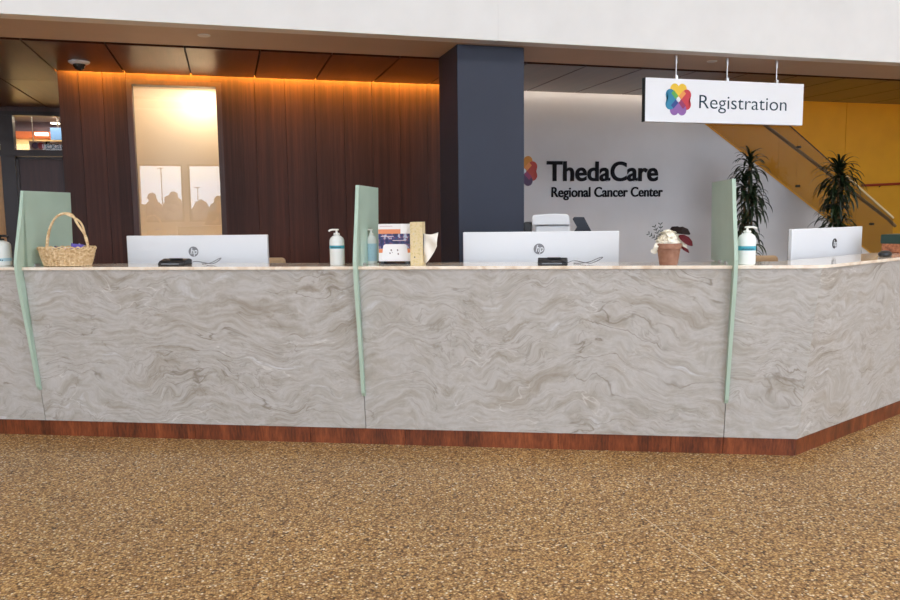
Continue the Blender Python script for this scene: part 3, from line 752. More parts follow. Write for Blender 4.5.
# ------------------------------------------------------------------ flower pot
sf = sz(668.5, 262, -.07)[0]
fp = empty('flower_pot', c1(sf, -.07, ZT), -A1, 'terracotta pot of white flowers with burgundy leaves on the counter', 'flower pot')
tc = mk('terracotta', rough=.75); v = mapping(tc); nz = noise(tc, v, 30, 3); setc(tc, ramp(tc, nz.outputs['Fac'], [(.3, S(150, 106, 86)), (.7, S(176, 132, 110))]))
b_ = NB(); lathe(b_, [(.046, 0), (.049, .003), (.062, .088), (.071, .089), (.073, .115), (.066, .118), (.062, .105), (.001, .10)], 36)
obj('pot', b_, tc, fp, smooth=True)
cream = mk('cream_petal', S(252, 247, 234), .8)
b_ = NB(); rnd = random.Random(3)
def petal(b_, c, nrm, size, curl=.35, tip=0):
    nrm = Vector(nrm).normalized(); a = nrm.orthogonal().normalized(); a.rotate(Matrix.Rotation(rnd.uniform(0, 2*pi), 3, nrm)); t = nrm.cross(a); vs = []
    K = 4
    for i in range(K+1):
        r_ = []
        for j in range(K+1):
            u_, v_ = i/K*2-1, j/K*2-1; u2 = u_*math.sqrt(1-v_*v_/2); v2 = v_*math.sqrt(1-u_*u_/2)
            r_.append(b_.verts.new(Vector(c)+a*u2*size+t*v2*size+nrm*(curl*size*(u2*u2+v2*v2)+.1*size*sin(5*u2))))
        vs.append(r_)
    for i in range(K):
        for j in range(K): b_.faces.new((vs[i][j], vs[i+1][j], vs[i+1][j+1], vs[i][j+1]))
for i in range(230):
    th = rnd.uniform(0, 2*pi); ph_ = math.acos(rnd.uniform(-.05, 1)); R_ = rnd.uniform(.75, 1)
    d = Vector((sin(ph_)*cos(th), sin(ph_)*sin(th), cos(ph_)))
    c = Vector((-.002+d.x*.060*R_, d.y*.052*R_, .112+d.z*.072*R_)); petal(b_, c, d+Vector((0, 0, .15)), rnd.uniform(.014, .022))
for (x, y, z) in ((-.072, -.02, .092), (-.078, -.01, .075), (-.066, -.03, .108), (.078, -.02, .098), (.070, -.025, .112), (.082, -.01, .112)):
    for k in range(4): petal(b_, (x+rnd.uniform(-.006, .006), y, z+rnd.uniform(-.006, .006)), (x*8, -1, .5), .013)
ball(b_, (0, 0, .118), .040, sz_=.9)
obj('blossom', b_, cream, fp, smooth=True)
def leafmesh(b_, pts, w, fold=.25, up=Vector((0, 0, 1))):
    pts = [Vector(p) for p in pts]; N_ = len(pts); prev = None
    for i, p in enumerate(pts):
        t = (pts[min(i+1, N_-1)]-pts[max(i-1, 0)]).normalized(); sd = t.cross(up)
        sd = sd.normalized() if sd.length > 1e-4 else Vector((1, 0, 0))
        nn = sd.cross(t); k = i/(N_-1); ww = w*(sin(pi*min(1, (k*.93+.05)))**.7)
        tri = (b_.verts.new(p+sd*ww+nn*ww*fold), b_.verts.new(p), b_.verts.new(p-sd*ww+nn*ww*fold))
        if prev:
            b_.faces.new((prev[0], tri[0], tri[1], prev[1])); b_.faces.new((prev[1], tri[1], tri[2], prev[2]))
        prev = tri
burg = mk('burgundy_leaf', S(90, 26, 34), .65, spec=.2); dkleaf = mk('dark_leaf', S(34, 24, 22), .7, spec=.2); sprigm = mk('grey_green_sprig', S(70, 74, 72), .6)
b_ = NB(); leafmesh(b_, [(.02, 0, .175), (.04, -.01, .186), (.065, -.02, .186), (.09, -.02, .178), (.108, -.02, .166)], .022, .2, Vector((0, -1, .4)))
leafmesh(b_, [(.0, .02, .175), (.02, .01, .192), (.045, 0, .194), (.07, 0, .184)], .018, .2, Vector((0, -1, .6)))
obj('leaf', b_, dkleaf, fp, solid=.001)
b_ = NB(); leafmesh(b_, [(.05, -.02, .160), (.065, -.035, .150), (.085, -.04, .136), (.105, -.04, .118), (.118, -.04, .104)], .02, .2, Vector((0, -1, .2)))
leafmesh(b_, [(.06, -.03, .10), (.075, -.05, .088), (.09, -.05, .078), (.10, -.05, .066)], .009, .2, Vector((0, -1, .2)))
obj('leaf', b_, burg, fp, solid=.001)
b_ = NB()
for a, L in ((-1.0, .085), (-.45, .095), (-.1, .10)):
    p0 = Vector((-.040, -.01, .125)); d = Vector((sin(a), -.1, cos(a)))
    tube(b_, [p0, p0+d*L], .0012, 5)
    for k in range(4):
        q = p0+d*L*(.35+.2*k)
        for sg in (1, -1):
            dd = (d+Vector((cos(a), 0, -sin(a)))*sg*1.1).normalized()
            leafmesh(b_, [q, q+dd*.006, q+dd*.012, q+dd*.017], .003, .1, Vector((0, -1, 0)))
obj('sprig', b_, sprigm, fp)

# ------------------------------------------------------------------ printer and terminal on the staff desk
dP = -.80
a0, zt = sz(532, 214, dP); a1, _ = sz(569, 214, dP); a2, _z = sz(572, 229, dP)
pr_ = empty('printer', c1((a0+a1)/2, dP-.12, .75), -A1, 'white office printer standing behind the middle monitor beside the column', 'printer')
hw = (a1-a0)/2; H = zt-.75; wp = mk('printer_white', (.78, .79, .82, 1), .4)
zs_ = sz(550, 225, dP)[1]-.75
obj('body', bx(-hw+.02, hw+.01, -.12, .26, .0, zs_-.004), wp, pr_, bevel=.012)
obj('scanner_lid', prism(NB(), [(-hw, zs_), (hw+.008, zs_), (hw+.002, H-.02), (hw-.012, H-.003), (hw*.2, H), (-hw+.01, H-.006), (-hw, H-.02)], -.14, .27, 'y'), wp, pr_, bevel=.008)
obj('output_tray', prism(NB(), [(hw+.0, zs_-.09), (hw+.055, zs_-.085), (hw+.05, zs_-.06), (hw, zs_-.04)], -.06, .2, 'y'), wp, pr_, bevel=.004)
obj('control_panel', bx(-hw-.055, -hw-.004, -.10, .12, zs_-.14, zs_+.02), M['black_plastic'], pr_, bevel=.008)
obj('paper_drawer', bx(-hw+.03, hw, -.125, -.119, .05, .15), M['grey_logo'], pr_, bevel=.002)
pts = [sz(x, y, dP) for x, y in ((572.5, 219), (574, 217), (584, 217), (592.5, 233), (573, 233), (577, 227))]
te = empty('touch_terminal', c1(pts[3][0]-.06, dP-.02, .75), -A1, 'small black tilted terminal beside the white printer', 'terminal')
o_ = pts[3][0]-.06
obj('screen_head', prism(NB(), [(p[0]-o_, p[1]-.75) for p in pts], -.02, .01, 'y'), mk('dark_blue_black', (.008, .010, .02, 1), .3), te, bevel=.003)
k = bx(-.03, .03, -.01, .03, .01, pts[3][1]-.75+.002); box(k, -.07, .07, -.05, .08, 0, .012); obj('stand', k, M['black_plastic'], te)

# ------------------------------------------------------------------ staff chairs (tan backs peep over the desk)
def chair(loc, rz, label):
    r = empty('office_chair', loc, rz, label, 'chair', 'staff chairs behind the counter')
    b_ = NB(); box(b_, -.22, .22, .20, .27, .55, 1.045); obj('backrest', b_, M['fabric_tan'], r, bevel=.03, segs=4)
    b_ = NB(); box(b_, -.24, .24, -.22, .24, .42, .50); obj('seat', b_, M['fabric_tan'], r, bevel=.03, segs=4)
    b_ = NB(); box(b_, -.03, .03, .26, .29, .40, .85); obj('back_support', b_, M['black_plastic'], r, bevel=.005)
    b_ = NB(); lathe(b_, [(.03, .10), (.03, .42)], 16); obj('column_post', b_, M['steel'], r, smooth=True)
    b_ = NB()
    for k in range(5):
        a = 2*pi*k/5; tube(b_, [(0, 0, .11), (.27*cos(a), .27*sin(a), .075)], .017, 8)
    obj('star_base', b_, M['black_plastic'], r)
    for k in range(5):
        a = 2*pi*k/5; b_ = NB(); lathe(b_, [(.001, -.022), (.030, -.02), (.032, 0), (.030, .02), (.001, .022)], 16)
        o = obj('caster', b_, M['black_plastic'], r, smooth=True); o.location = (.27*cos(a), .27*sin(a), .032); o.rotation_euler = (pi/2, 0, a)
    return r
sA = sz(285, 260, -1.55)[0]
chair(c1(sA-.22, -1.32), -A1, 'tan upholstered chair back showing beside the left monitor')
sB = sz(778, 260, -1.55)[0]
chair(c1(sB-.22, -1.32), -A1, 'tan upholstered chair back showing beside the right-hand divider')

# ------------------------------------------------------------------ green-lidded box and black puck on the right ledge
p = onZ(893, 256, ZT)
gb = empty('lidded_box', c2(1.50, -.235, ZT), A2, 'dark green lidded box with orange-brown sides at the right end', 'box')
W = .26; za = sz2(890, 251, -.235)[1]-ZT; zc = sz2(890, 243, -.235)[1]-ZT; zd = sz2(890, 234.5, -.235)[1]-ZT
gb.location = c2(sz2(880, 245, -.29)[0]+W/2, -.215, ZT)
rust = mk('rust_weave', rough=.7); v = mapping(rust); nz = noise(rust, v, 50, 3); setc(rust, ramp(rust, nz.outputs['Fac'], [(.35, S(120, 66, 42)), (.65, S(186, 120, 84))]))
obj('box_body', bx(-W/2+.006, W/2-.006, -.07, .07, 0, zc), rust, gb, bevel=.008)
gl = mk('dark_green_lid', S(30, 58, 52), .4)
obj('box_lid', bx(-W/2, W/2, -.076, .076, zc-.005, zd), gl, gb, bevel=.008)
stm = mk('pale_star', S(176, 190, 178), .5)
for x_ in (-.075, .03):
    k = NB(); prism(k, [((.015 if i % 2 == 0 else .006)*sin(i*pi/5), (.015 if i % 2 == 0 else .006)*cos(i*pi/5)) for i in range(10)], -.001, .001, 'y')
    o = obj('star', k, stm, gb); o.location = (x_, -.0768, (zc+zd)/2)
pk = NB(); lathe(pk, [(.045, 0), (.055, .008), (.052, .022), (.03, .034), (.001, .036)], 28, sy=.65)
o = obj('computer_mouse', pk, M['black_plastic'], smooth=True); o.location = c2(sz2(884, 256, -.10)[0], -.095, ZT); o.rotation_euler = (0, 0, A2)
tag(o, 'rounded black puck lying in front of the green-lidded box', 'mouse')

# ------------------------------------------------------------------ hanging Registration sign
SY = 6.02
sg = empty('hanging_sign', (4.347, SY, 2.147), 0, 'long white hanging sign with coloured clover emblem reading Registration', 'sign')
x0, x1, z0, z1 = -.818, .818, 0, .372
obj('sign_board', bx(x0, x1, .0, .05, z0, z1), M['sign_white'], sg, bevel=.001)
ed = bx(x0-.004, x0, .004, .052, z0, z1); box(ed, x0, x1, .05, .054, z0, z1); obj('edge_band', ed, mk('sign_edge_dark', S(30, 60, 66), .4), sg)
def emblem(parent, cx, cz, R, y, cols, name='emblem_heart', flip=1, sx=1.0):
    # four hearts, tips meeting in the centre; overlaps along the diagonals; a white diamond in the middle
    def heart(th, mat, yy):
        pts = []
        k = .34*R; cxx = .29*R; cyy = .63*R
        for i in range(15):
            a = radians(-45+i*225/14) ; pts.append((cxx+k*cos(a), cyy+k*sin(a)))
        for i in range(15):
            a = radians(0+i*225/14); pts.append((-cxx+k*cos(a), cyy+k*sin(a)))
        pts.append((0, .10*R))
        # drop crossing points of the two lobes
        pts = [q for q in pts if not (abs(q[0]) < .004*R and q[1] > .8*R)]
        R_ = [(q[0], q[1]) for q in pts if True]
        rightl = [(cxx+k*cos(radians(-45+i*(225)/16)), cyy+k*sin(radians(-45+i*(225)/16))) for i in range(17)]
        rightl = [q for q in rightl if q[0] > 0]
        leftl = [(-q[0], q[1]) for q in rightl[::-1]]
        notch = cyy+math.sqrt(max(0, k*k-cxx*cxx))
        poly = [(0, .10*R)]+rightl+[(0, notch)]+leftl
        poly = [((q[0]*cos(th)-q[1]*sin(th))*sx, q[0]*sin(th)+q[1]*cos(th)) for q in poly]
        b_ = NB(); prism(b_, [(cx+q[0], cz+q[1]) for q in poly], yy, y+.0, 'y')
        bmesh.ops.triangulate(b_, faces=[f for f in b_.faces if len(f.verts) > 4])
        obj(name, b_, mat, parent)
    for k, (th, c) in enumerate(((0, cols[0]), (-pi/2, cols[1]), (pi, cols[2]), (pi/2, cols[3]))):
        heart(th, M['logo_'+c], y-.0015-.0004*k)
    for k, (sxx, szz, c) in enumerate(((-1, 1, cols[4]), (1, 1, cols[5]), (1, -1, cols[6]), (-1, -1, cols[7]))):
        ax = Vector((sxx, szz)).normalized(); t = Vector((-ax.y, ax.x)); q = [ax*.16*R+t*.14*R, ax*.66*R+t*.14*R, ax*.66*R-t*.14*R, ax*.16*R-t*.14*R]
        b_ = NB(); prism(b_, [(cx+p.x*sx, cz+p.y) for p in q], y-.0036, y, 'y'); obj('emblem_overlap', b_, M['logo_'+c], parent)
    b_ = NB(); d_ = .18*R; prism(b_, [(cx, cz-d_), (cx+d_*sx, cz), (cx, cz+d_), (cx-d_*sx, cz)], y-.0042, y, 'y'); obj('emblem_diamond', b_, M['sign_white'], parent)
q = onY(678.3, 99.5, SY)
emblem(sg, q.x-4.347, q.z-2.147, .140, 0, ('yellow', 'red', 'purple', 'blue', 'green', 'orange', 'magenta', 'navy'), sx=.93)
q = onY(697.5, 108.2, SY)
TXT = text('sign_lettering', 'Registration', M['teal_letter'], sg, (q.x-4.347, -.001, q.z-2.147), .170, 1.0, .001, -.0012)
for px_ in (676, 727, 776.5):
    q = onY(px_, 77, SY+.025); x_ = q.x-4.347
    k = NB(); tube(k, [(x_, .027, z1-.002), (x_, .027, 2.72-2.147)], .0065, 10); box(k, x_-.012, x_+.012, .012, .042, z1, z1+.03)
    tube(k, [(x_, .027, 2.655-2.147), (x_, .027, 2.72-2.147)], .012, 10)
    obj('hanging_rod', k, M['steel'], sg, smooth=True)

# ------------------------------------------------------------------ lettering on the grey wall
WY = 8.42
ws = empty('wall_lettering', (4.40, WY, 1.80), 0, 'black raised lettering with a coloured emblem on the grey wall', 'wall sign')
q0 = onY(546.5, 180.6, WY); 
T1 = text('lettering', 'ThedaCare', M['black_letter'], ws, (q0.x-4.40, -.012, q0.z-1.80), .322, 1.0, .01, .006)
q1 = onY(550.5, 197.0, WY)
T2 = text('lettering', 'Regional Cancer Center', M['black_letter'], ws, (q1.x-4.40, -.010, q1.z-1.80), .166, 1.0, .008, .002)
q = onY(524.0, 171, WY)
emblem(ws, q.x-4.40, q.z-1.80, .178, -.002, ('deep_yellow', 'crimson', 'deep_purple', 'blue', 'green', 'orange', 'magenta', 'navy'), sx=.95)

bpy.context.view_layer.update()
def fit_text(o, xw, h=None):
    # make the text as wide as in the photo
    bb = o.bound_box; w_ = max(b[0] for b in bb)-min(b[0] for b in bb)
    o.scale = (xw/w_, 1, 1)
fit_text(TXT, onY(785, 99, SY).x-onY(697.5, 99, SY).x)
fit_text(T1, onY(657.5, 165, WY).x-onY(546.5, 165, WY).x)
fit_text(T2, onY(661.5, 190, WY).x-onY(550.5, 190, WY).x)
def text_to_mesh():
    dg = bpy.context.evaluated_depsgraph_get()
    for o in [o for o in scn.objects if o.type == 'FONT']:
        me = bpy.data.meshes.new_from_object(o.evaluated_get(dg)); nm = o.name
        q = bpy.data.objects.new('tmp', me); COL.objects.link(q); q.parent = o.parent
        q.location = o.location; q.rotation_euler = o.rotation_euler; q.scale = o.scale
        bpy.data.objects.remove(o); q.name = nm
bpy.context.view_layer.update(); text_to_mesh()

# ------------------------------------------------------------------ glass balustrade, handrails
GY = 8.36
bl = empty('stair_balustrade', (7.5, GY, 0), 0, 'sloping glass stair balustrade with steel rail before the yellow wall', 'balustrade')
def up(x): # top edge of the glass
    return 2.443+(x-6.979)*(1.247-2.443)/(8.714-6.979)
def low(x): return diag(x)-.005
edges = [5.2, 5.86+.0, 7.09, 8.30, 8.71]
edges = [4.9, 6.14, 7.115, 8.09, 8.72]
for a, b_ in zip(edges, edges[1:]):
    a_, bb = a+.004, b_-.004
    za, zb2 = min(up(a_), 3.6), up(bb)
    obj('glass_panel', prism(NB(), [(a_-7.5, low(a_)), (bb-7.5, max(.02, low(bb))), (bb-7.5, zb2), (a_-7.5, za)], 0, .012, 'y'), M['rail_glass'], bl)
k = NB(); xs_ = [4.9, 8.12]; tube(k, [(x-7.5, .006, up(x)+.004) for x in (4.9, 7.9)], .008, 8); obj('top_edge', k, M['dark_metal'], bl)
k = NB(); tube(k, [(x-7.5, .006, up(x)+.006) for x in (7.9, 8.72)], .014, 8); obj('top_edge', k, mk('edge_reflection_tone', S(236, 220, 180), .35), bl)  # bright reflection along the glass edge put into the colour
hr = lambda x: 2.437+(x-6.663)*(1.97-2.437)/(7.45-6.663)
def hr2(x): return hr(x)+.0
k = NB(); tube(k, [(4.9-7.5, .10, hr2(4.9)+.04), (8.74-7.5, .10, hr2(8.74)+.02), (8.86-7.5, .10, hr2(8.86)+.0)], .022, 10); obj('handrail', k, mk('bronze_handrail', (.20, .13, .06, 1), .4, .3), bl, smooth=True)
for px_ in ((800, 147), (873, 224), (799, 186)):
    q = onY(*px_, GY); k = NB(); tube(k, [(q.x-7.5, -.006, q.z), (q.x-7.5, .05, q.z)], .017, 12); obj('standoff', k, M['dark_metal'], bl, smooth=True)
rr_ = empty('wall_handrail', (10.3, 9.66, 1.75), 0, 'dark red handrail fixed along the yellow wall at right edge', 'handrail')
a, b_ = onY(862, 185.5, 9.64), onY(905, 183.5, 9.64)
k = NB(); tube(k, [(a.x-10.3, -.02, a.z-1.75), (b_.x-10.3, -.02, b_.z-1.75), (b_.x-10.3+2.5, -.02, b_.z-1.75+.08)], .020, 10); obj('rail', k, mk('red_rail', S(130, 34, 20), .4), rr_, smooth=True)
for x_ in (-.5, .6, 1.7): obj('bracket', tube(NB(), [(x_, -.02, .0), (x_, .04, -.04)], .008, 6), M['dark_metal'], rr_)

# ------------------------------------------------------------------ dracaena plants
leafm = mk('dracaena_leaf', rough=.4); v = mapping(leafm); nz = noise(leafm, v, 6, 2); setc(leafm, ramp(leafm, nz.outputs['Fac'], [(.3, S(16, 30, 18)), (.6, S(34, 52, 28)), (.82, S(80, 94, 54))]))
leafm2 = leafm
canem = mk('cane_bark', S(110, 88, 62), .8)
def dracaena(x, y, heads, label, seed, scale=1):
    rn = random.Random(seed)
    r = empty('potted_dracaena', (x, y, 0), 0, label, 'potted plant', 'dracaenas behind the counter')
    b_ = NB(); lathe(b_, [(.15, 0), (.155, .01), (.20, .38), (.21, .40), (.19, .40), (.18, .36), (.001, .35)], 32); obj('pot', b_, mk('charcoal_pot', S(60, 56, 54), .5), r, smooth=True)
    cb_ = NB(); fb = NB()
    for (hx, hy, hz, L, n_, droop) in heads:
        top_ = hz
        tube(cb_, [(hx*.2, hy*.2, .34), (hx*.7, hy*.7, hz*.6), (hx, hy, hz)], .014, 8)
        n_ = int(n_*1.35)
        for i in range(n_):
            t = i/n_; az = i*2.399+rn.uniform(-.2, .2); el = radians(80-95*t*1.0+rn.uniform(-12, 12)); Li = L*rn.uniform(.75, 1.1)*(.75+.4*t)
            p = Vector((hx, hy, top_-.30*L*t*1.6)); d = Vector((cos(az)*cos(el), sin(az)*cos(el), sin(el))); pts = [p.copy()]
            K = 8
            for k in range(K):
                d = (d+Vector((0, 0, -droop*(.03+.055*k)))).normalized(); p = p+d*Li/K; pts.append(p.copy())
            leafmesh(fb, pts, .0185*rn.uniform(.8, 1.2), .3)
    obj('cane', cb_, canem, r, smooth=True); obj('foliage', fb, leafm, r)
    return r
qa = onY(748, 200, 7.75); qb = onY(838, 200, 7.75)
dracaena(qa.x, 7.75, [(.01, 0, 1.95, .29, 34, 1.1), (-.03, .03, 1.70, .30, 40, 1.4), (.05, -.02, 1.52, .30, 40, 1.6), (-.03, 0, 1.25, .28, 40, 1.7), (.03, .02, 1.02, .30, 28, 1.5)],
         'tall narrow dracaena just right of the right-hand glass divider', 4)
dracaena(qb.x, 7.75, [(.0, 0, 1.86, .38, 46, 1.1), (.06, .02, 1.70, .32, 34, 1.5), (-.05, .0, 1.55, .26, 28, 1.6), (-.04, 0, 1.28, .36, 44, 1.3), (.06, .02, 1.15, .34, 30, 1.4)],
         'bushy dracaena behind the right-hand monitor against the yellow wall', 9)

# ------------------------------------------------------------------ ceiling fittings
dc = empty('dome_camera', (-1.175, 7.597, 2.745), 0, 'white and smoked dome camera on the wood panel ceiling', 'camera')
b_ = NB(); lathe(b_, [(.088, 0), (.088, -.010), (.075, -.020), (.055, -.024), (.001, -.024)], 32); obj('mounting_ring', b_, M['white_plastic'], dc, smooth=True)
b_ = NB(); lathe(b_, [(.052, -.022), (.050, -.04), (.038, -.062), (.02, -.074), (.001, -.078)], 28); obj('dome', b_, mk('smoked_dome', (.02, .02, .025, 1), .08), dc, smooth=True)
for (x_, y_, lab) in ((-.09, 6.187, 'small round white fitting in the soffit above the glass panel'), (4.298, 6.186, 'small round white fitting in the soffit above the hanging sign')):
    dl = empty('sprinkler_cover', (x_, y_, 2.72), 0, lab, 'ceiling fitting', 'round covers in the soffit')
    b_ = NB(); lathe(b_, [(.046, .0), (.046, -.006), (.040, -.009), (.001, -.009)], 28); obj('cover_plate', b_, mk('cover_white', (.7, .68, .64, 1), .4), dl, smooth=True)

# ------------------------------------------------------------------ floor joints
def strip(nm, a, b_, w=.0045):
    a, b_ = Vector(a), Vector(b_); t = (b_-a).normalized(); n_ = Vector((-t.y, t.x))*w/2
    k = NB(); prism(k, [tuple(a+n_), tuple(a-n_), tuple(b_-n_), tuple(b_+n_)], .0002, .0008); struct(nm, k, M['joint'])
strip('trim_4', (1.757, 3.03), (1.738, -1.0)); strip('trim_5', (-3.0, 2.92), (2.65, 2.84), .002); 

# ------------------------------------------------------------------ photographer reflected in the glass
def skin(name, verts, edges, rads_, mat, parent, root_i=0, sub=2):
    me = bpy.data.meshes.new(name); me.from_pydata(verts, edges, []); me.materials.append(mat)
    o = bpy.data.objects.new(name, me); COL.objects.link(o); o.parent = parent
    md = o.modifiers.new('skin', 'SKIN'); md.use_smooth_shade = True
    lay = me.skin_vertices[0] if me.skin_vertices else None
    if lay is None:
        bm_ = bmesh.new(); bm_.from_mesh(me); bm_.verts.layers.skin.verify(); bm_.to_mesh(me); bm_.free(); lay = me.skin_vertices[0]
    for i, r_ in enumerate(rads_):
        lay.data[i].radius = r_ if isinstance(r_, tuple) else (r_, r_); lay.data[i].use_root = (i == root_i)
    ms = o.modifiers.new('ss', 'SUBSURF'); ms.levels = sub; ms.render_levels = sub
    return o
pe = empty('person', (-.10, -.42, 0), 0, 'person in a dark coat holding a camera, reflected in the glass panel', 'person')
skinm = mk('skin', S(196, 150, 126), .55); coat = mk('dark_coat_cloth', S(52, 48, 52), .85); jeans = mk('dark_trousers_cloth', S(40, 44, 58), .85); hairm = mk('brown_hair', S(58, 42, 32), .7)
V = [(0, 0, .95), (0, 0, 1.12), (0, 0, 1.30), (0, 0, 1.44), (0, .01, 1.53), (0, .02, 1.62), (0, .02, 1.72), (-.17, 0, 1.43), (-.26, .03, 1.20), (-.08, .22, 1.27), (.17, 0, 1.43), (.27, .03, 1.20), (.17, .24, 1.28),
     (-.10, 0, .90), (-.11, .02, .50), (-.12, -.02, .09), (-.12, .10, .04), (.10, 0, .90), (.11, .02, .50), (.12, -.02, .09), (.12, .10, .04), (-.02, .27, 1.31), (.13, .28, 1.33)]
E_ = [(0, 1), (1, 2), (2, 3), (3, 4), (4, 5), (5, 6), (3, 7), (7, 8), (8, 9), (3, 10), (10, 11), (11, 12), (0, 13), (13, 14), (14, 15), (15, 16), (0, 17), (17, 18), (18, 19), (19, 20), (9, 21), (12, 22)]
Rr = [(.15, .11), (.14, .10), (.16, .11), (.12, .09), .055, (.075, .09), (.07, .08), .06, .045, .032, .06, .045, .032, .085, .06, .04, .035, .085, .06, .04, .035, .035, .035]
skin('body', V, E_, Rr, skinm, pe)
cv = V[:4]+[V[7], V[8], (-.10, .20, 1.26), V[10], V[11], (.19, .22, 1.27), (0, 0, .80)]
skin('coat', cv, [(0, 1), (1, 2), (2, 3), (3, 4), (4, 5), (5, 6), (3, 7), (7, 8), (8, 9), (0, 10)], [(.19, .14), (.18, .13), (.20, .14), (.15, .11), .08, .062, .048, .08, .062, .048, (.20, .15)], coat, pe)
for sg_ in (-1, 1):
    skin('trouser_leg', [(sg_*.09, 0, .88), (sg_*.11, .02, .50), (sg_*.12, -.02, .10)], [(0, 1), (1, 2)], [.10, .075, .06], jeans, pe)
    b_ = NB(); ball(b_, (sg_*.12, .06, .045), .05, .95, 2.6, .9); obj('shoe', b_, M['black_plastic'], pe, smooth=True)
b_ = NB(); ball(b_, (0, .0, 1.70), .108, .92, 1.0, 1.0); bmesh.ops.delete(b_, geom=[v_ for v_ in b_.verts if v_.co.z < 1.66 and v_.co.y > -.02 or v_.co.y > .075], context='VERTS'); obj('hair', b_, hairm, pe, smooth=True, solid=.01)
for x_ in (-.032, .032): obj('eye', ball(NB(), (x_, .092, 1.655), .011), mk('eye_white', (.6, .6, .6, 1), .2), pe, smooth=True)
b_ = NB(); ball(b_, (0, .112, 1.62), .014, .8, 1, 1.6); ball(b_, (0, .10, 1.58), .018, 1.4, .5, .35); obj('nose', b_, skinm, pe, smooth=True)
for sg_ in (-1, 1):
    for k in range(4):
        z_ = 1.30+.02*k; x_ = (-.055 if sg_ < 0 else .185)
        skin('finger', [(x_, .27, z_), (x_+sg_*-.012*0, .315, z_+.004), (x_-sg_*.028, .335, z_+.002)], [(0, 1), (1, 2)], [.010, .009, .008], skinm, pe, 0, 1)
cb2 = empty('compact_camera', (0, -.06, 1.37), 0, 'black compact camera held up by the reflected person', 'camera')
obj('camera_body', bx(-.055, .055, -.030, .0, -.033, .033), M['black_plastic'], cb2, bevel=.006)
b_ = NB(); lathe(b_, [(.024, 0), (.024, .018), (.018, .02), (.001, .016)], 24); o = obj('lens_barrel', b_, M['dark_metal'], cb2, smooth=True); o.rotation_euler = (-pi/2, 0, 0); o.location = (0, 0, 0)

# ------------------------------------------------------------------ outdoors seen in the reflection
snow = paint('snow', (.80, .82, .86, 1), .8, .05)
struct('ground_outside', bx(-90, 90, -160, YF-.32, -.35, -.25), snow)
tl = NB(); rn = random.Random(5)
for i in range(160):
    x = -80+i; h_ = rn.uniform(2.0, 4.2); ball(tl, (x, -95+rn.uniform(-3, 3), h_*.35-.3), 1, 1.4, 1.4, h_*.75, 8, 6)
o = obj('distant_treeline', tl, mk('winter_trees', S(112, 98, 92), .9), smooth=True); tag(o, 'low brown line of winter trees beyond the snowy ground outside', 'trees', kind='stuff')
for i, (x, h_, lab) in enumerate(((-4.7, 3.2, 'round bare winter tree outside, reflected at left in the glass panel'), (-3.3, 3.3, 'round bare winter tree outside, reflected near the glass panel centre'))):
    r = empty('winter_tree', (x, -40, -.26), 0, lab, 'tree', 'bare trees outside')
    k = NB(); tube(k, [(0, 0, 0), (.05, 0, 1.2), (0, 0, 2.2)], .09, 8); obj('tree_trunk', k, canem, r, smooth=True)
    k = NB()
    for j in range(14): ball(k, (rn.uniform(-.4, .4), rn.uniform(-.6, .6), 1.4+rn.uniform(0, 1.5)*1), rn.uniform(.22, .34), u=8, v=6)
    ball(k, (0, 0, h_-.2), .30, u=8, v=6)
    obj('tree_crown', k, mk('bare_crown', S(128, 110, 100), .9), r, smooth=True)
for i, x in enumerate((-5.45, -4.0, -1.7)):
    r = empty('street_lamp', (x, -39.5, -.26), 0, 'tall thin parking lamp on the snow outside, reflected in the glass', 'lamp post', 'parking lamps outside')
    H = 4.9 if i < 2 else 3.6
    k = NB(); tube(k, [(0, 0, 0), (0, 0, H)], .025, 8); obj('pole', k, M['dark_metal'], r)
    k = bx(-.2, .2, -.06, .06, H, H+.05); obj('lamp_head', k, M['dark_metal'], r)

# ------------------------------------------------------------------ lights
def area(name, loc, to, sx_, sy_, col, e, spread=180):
    la = bpy.data.lights.new(name, 'AREA'); la.shape = 'RECTANGLE'; la.size = sx_; la.size_y = sy_; la.energy = e; la.color = col; la.spread = radians(spread)
    o = bpy.data.objects.new(name, la); COL.objects.link(o); o.location = loc
    o.rotation_euler = Vector(to).to_track_quat('-Z', 'Y').to_euler(); return o
WARM = (1, .54, .06)
area('cove_light', (.64, 8.125, 2.84), (0, .10, -1), 4.1, .03, WARM, 190)
area('grey_wall_fill', (7.2, 8.325, 2.82), (0, .10, -1), 9.0, .03, (1, .84, .68), 14)  # unseen strip added to brighten the top of the grey wall
area('panel_light', (-.42, 8.36, 2.68), (.0, .55, -1), .74, .08, (1, .86, .64), 6)
area('panel_light', (-.17, 8.40, 2.676), (-.15, .25, -1), .26, .12, (1, .90, .72), 9)
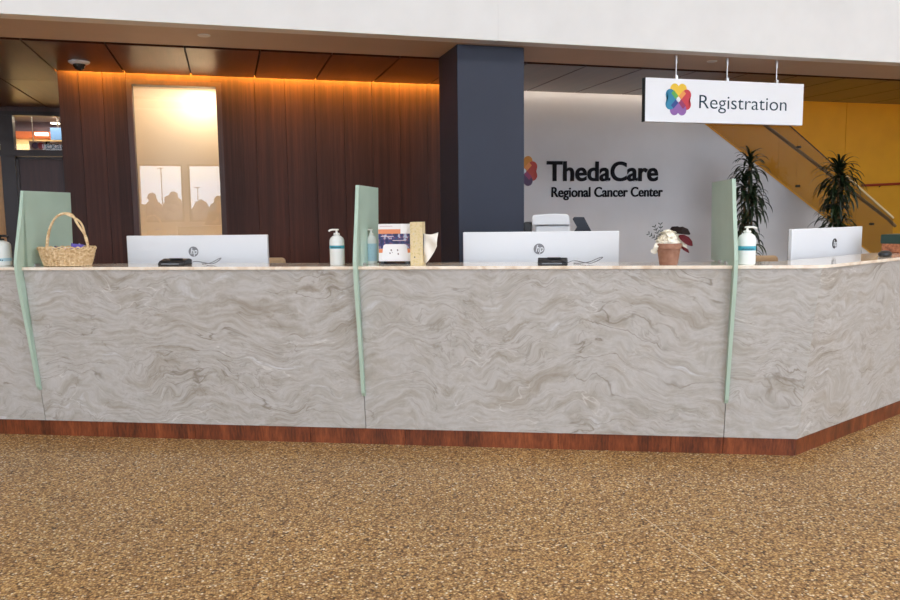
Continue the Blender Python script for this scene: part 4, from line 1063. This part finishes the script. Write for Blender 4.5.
area('panel_light', (-.42, 8.40, .30), (0, .3, 1), .7, .15, (1, .82, .60), 17)
area('stair_fill', (8.2, 9.1, 4.55), (0, 0, -1), 7.0, .6, (1, .80, .55), 38)  # unseen warm source added to light the yellow wall
area('corridor_light', (-2.6, 13.0, 2.90), (0, 0, -1), 1.2, 1.2, (1, .85, .65), 110)
area('corridor_light', (-2.9, 14.9, 2.85), (0, 0, -1), 1.6, .6, (1, .85, .6), 70)
area('door_fill', (-3.6, 10.3, 2.72), (.3, .3, -1), .2, .2, (1, .62, .28), 3)  # small unseen source added to brighten the tan door
for x_ in (-8, -2.5, 3, 8.5, 12):
    area('lobby_fill', (x_, 0, ZH-.05), (0, 0, -1), 1.6, 1.6, (1, .97, .93), 150)  # unseen overhead fill added on the lobby side

# world: bright overcast winter sky
wd = bpy.data.worlds.new('overcast_sky'); scn.world = wd; wd.use_nodes = True
n = wd.node_tree.nodes; l = wd.node_tree.links; bg = n['Background']
tc = n.new('ShaderNodeTexCoord'); mp = n.new('ShaderNodeMapping'); mp.inputs['Scale'].default_value = (1, 1, 9); l.new(tc.outputs['Generated'], mp.inputs[0])
nz = n.new('ShaderNodeTexNoise'); nz.inputs['Scale'].default_value = 2.2; nz.inputs['Detail'].default_value = 4; l.new(mp.outputs[0], nz.inputs[0])
cr = n.new('ShaderNodeValToRGB'); cr.color_ramp.elements[0].position = .35; cr.color_ramp.elements[0].color = (.60, .76, 1.0, 1); cr.color_ramp.elements[1].position = .65; cr.color_ramp.elements[1].color = (.90, .92, .92, 1)
l.new(nz.outputs['Fac'], cr.inputs[0]); l.new(cr.outputs[0], bg.inputs['Color']); bg.inputs['Strength'].default_value = 7.0

scn.view_settings.view_transform = 'Standard'; scn.view_settings.look = 'None'; scn.view_settings.gamma = 1.0
scn.view_settings.use_curve_mapping = False; scn.view_settings.exposure = -0.30
scn.cycles.use_denoising = True
scn.cycles.max_bounces = 10; scn.cycles.diffuse_bounces = 6; scn.cycles.transparent_max_bounces = 16
scn.cycles.sample_clamp_indirect = 8
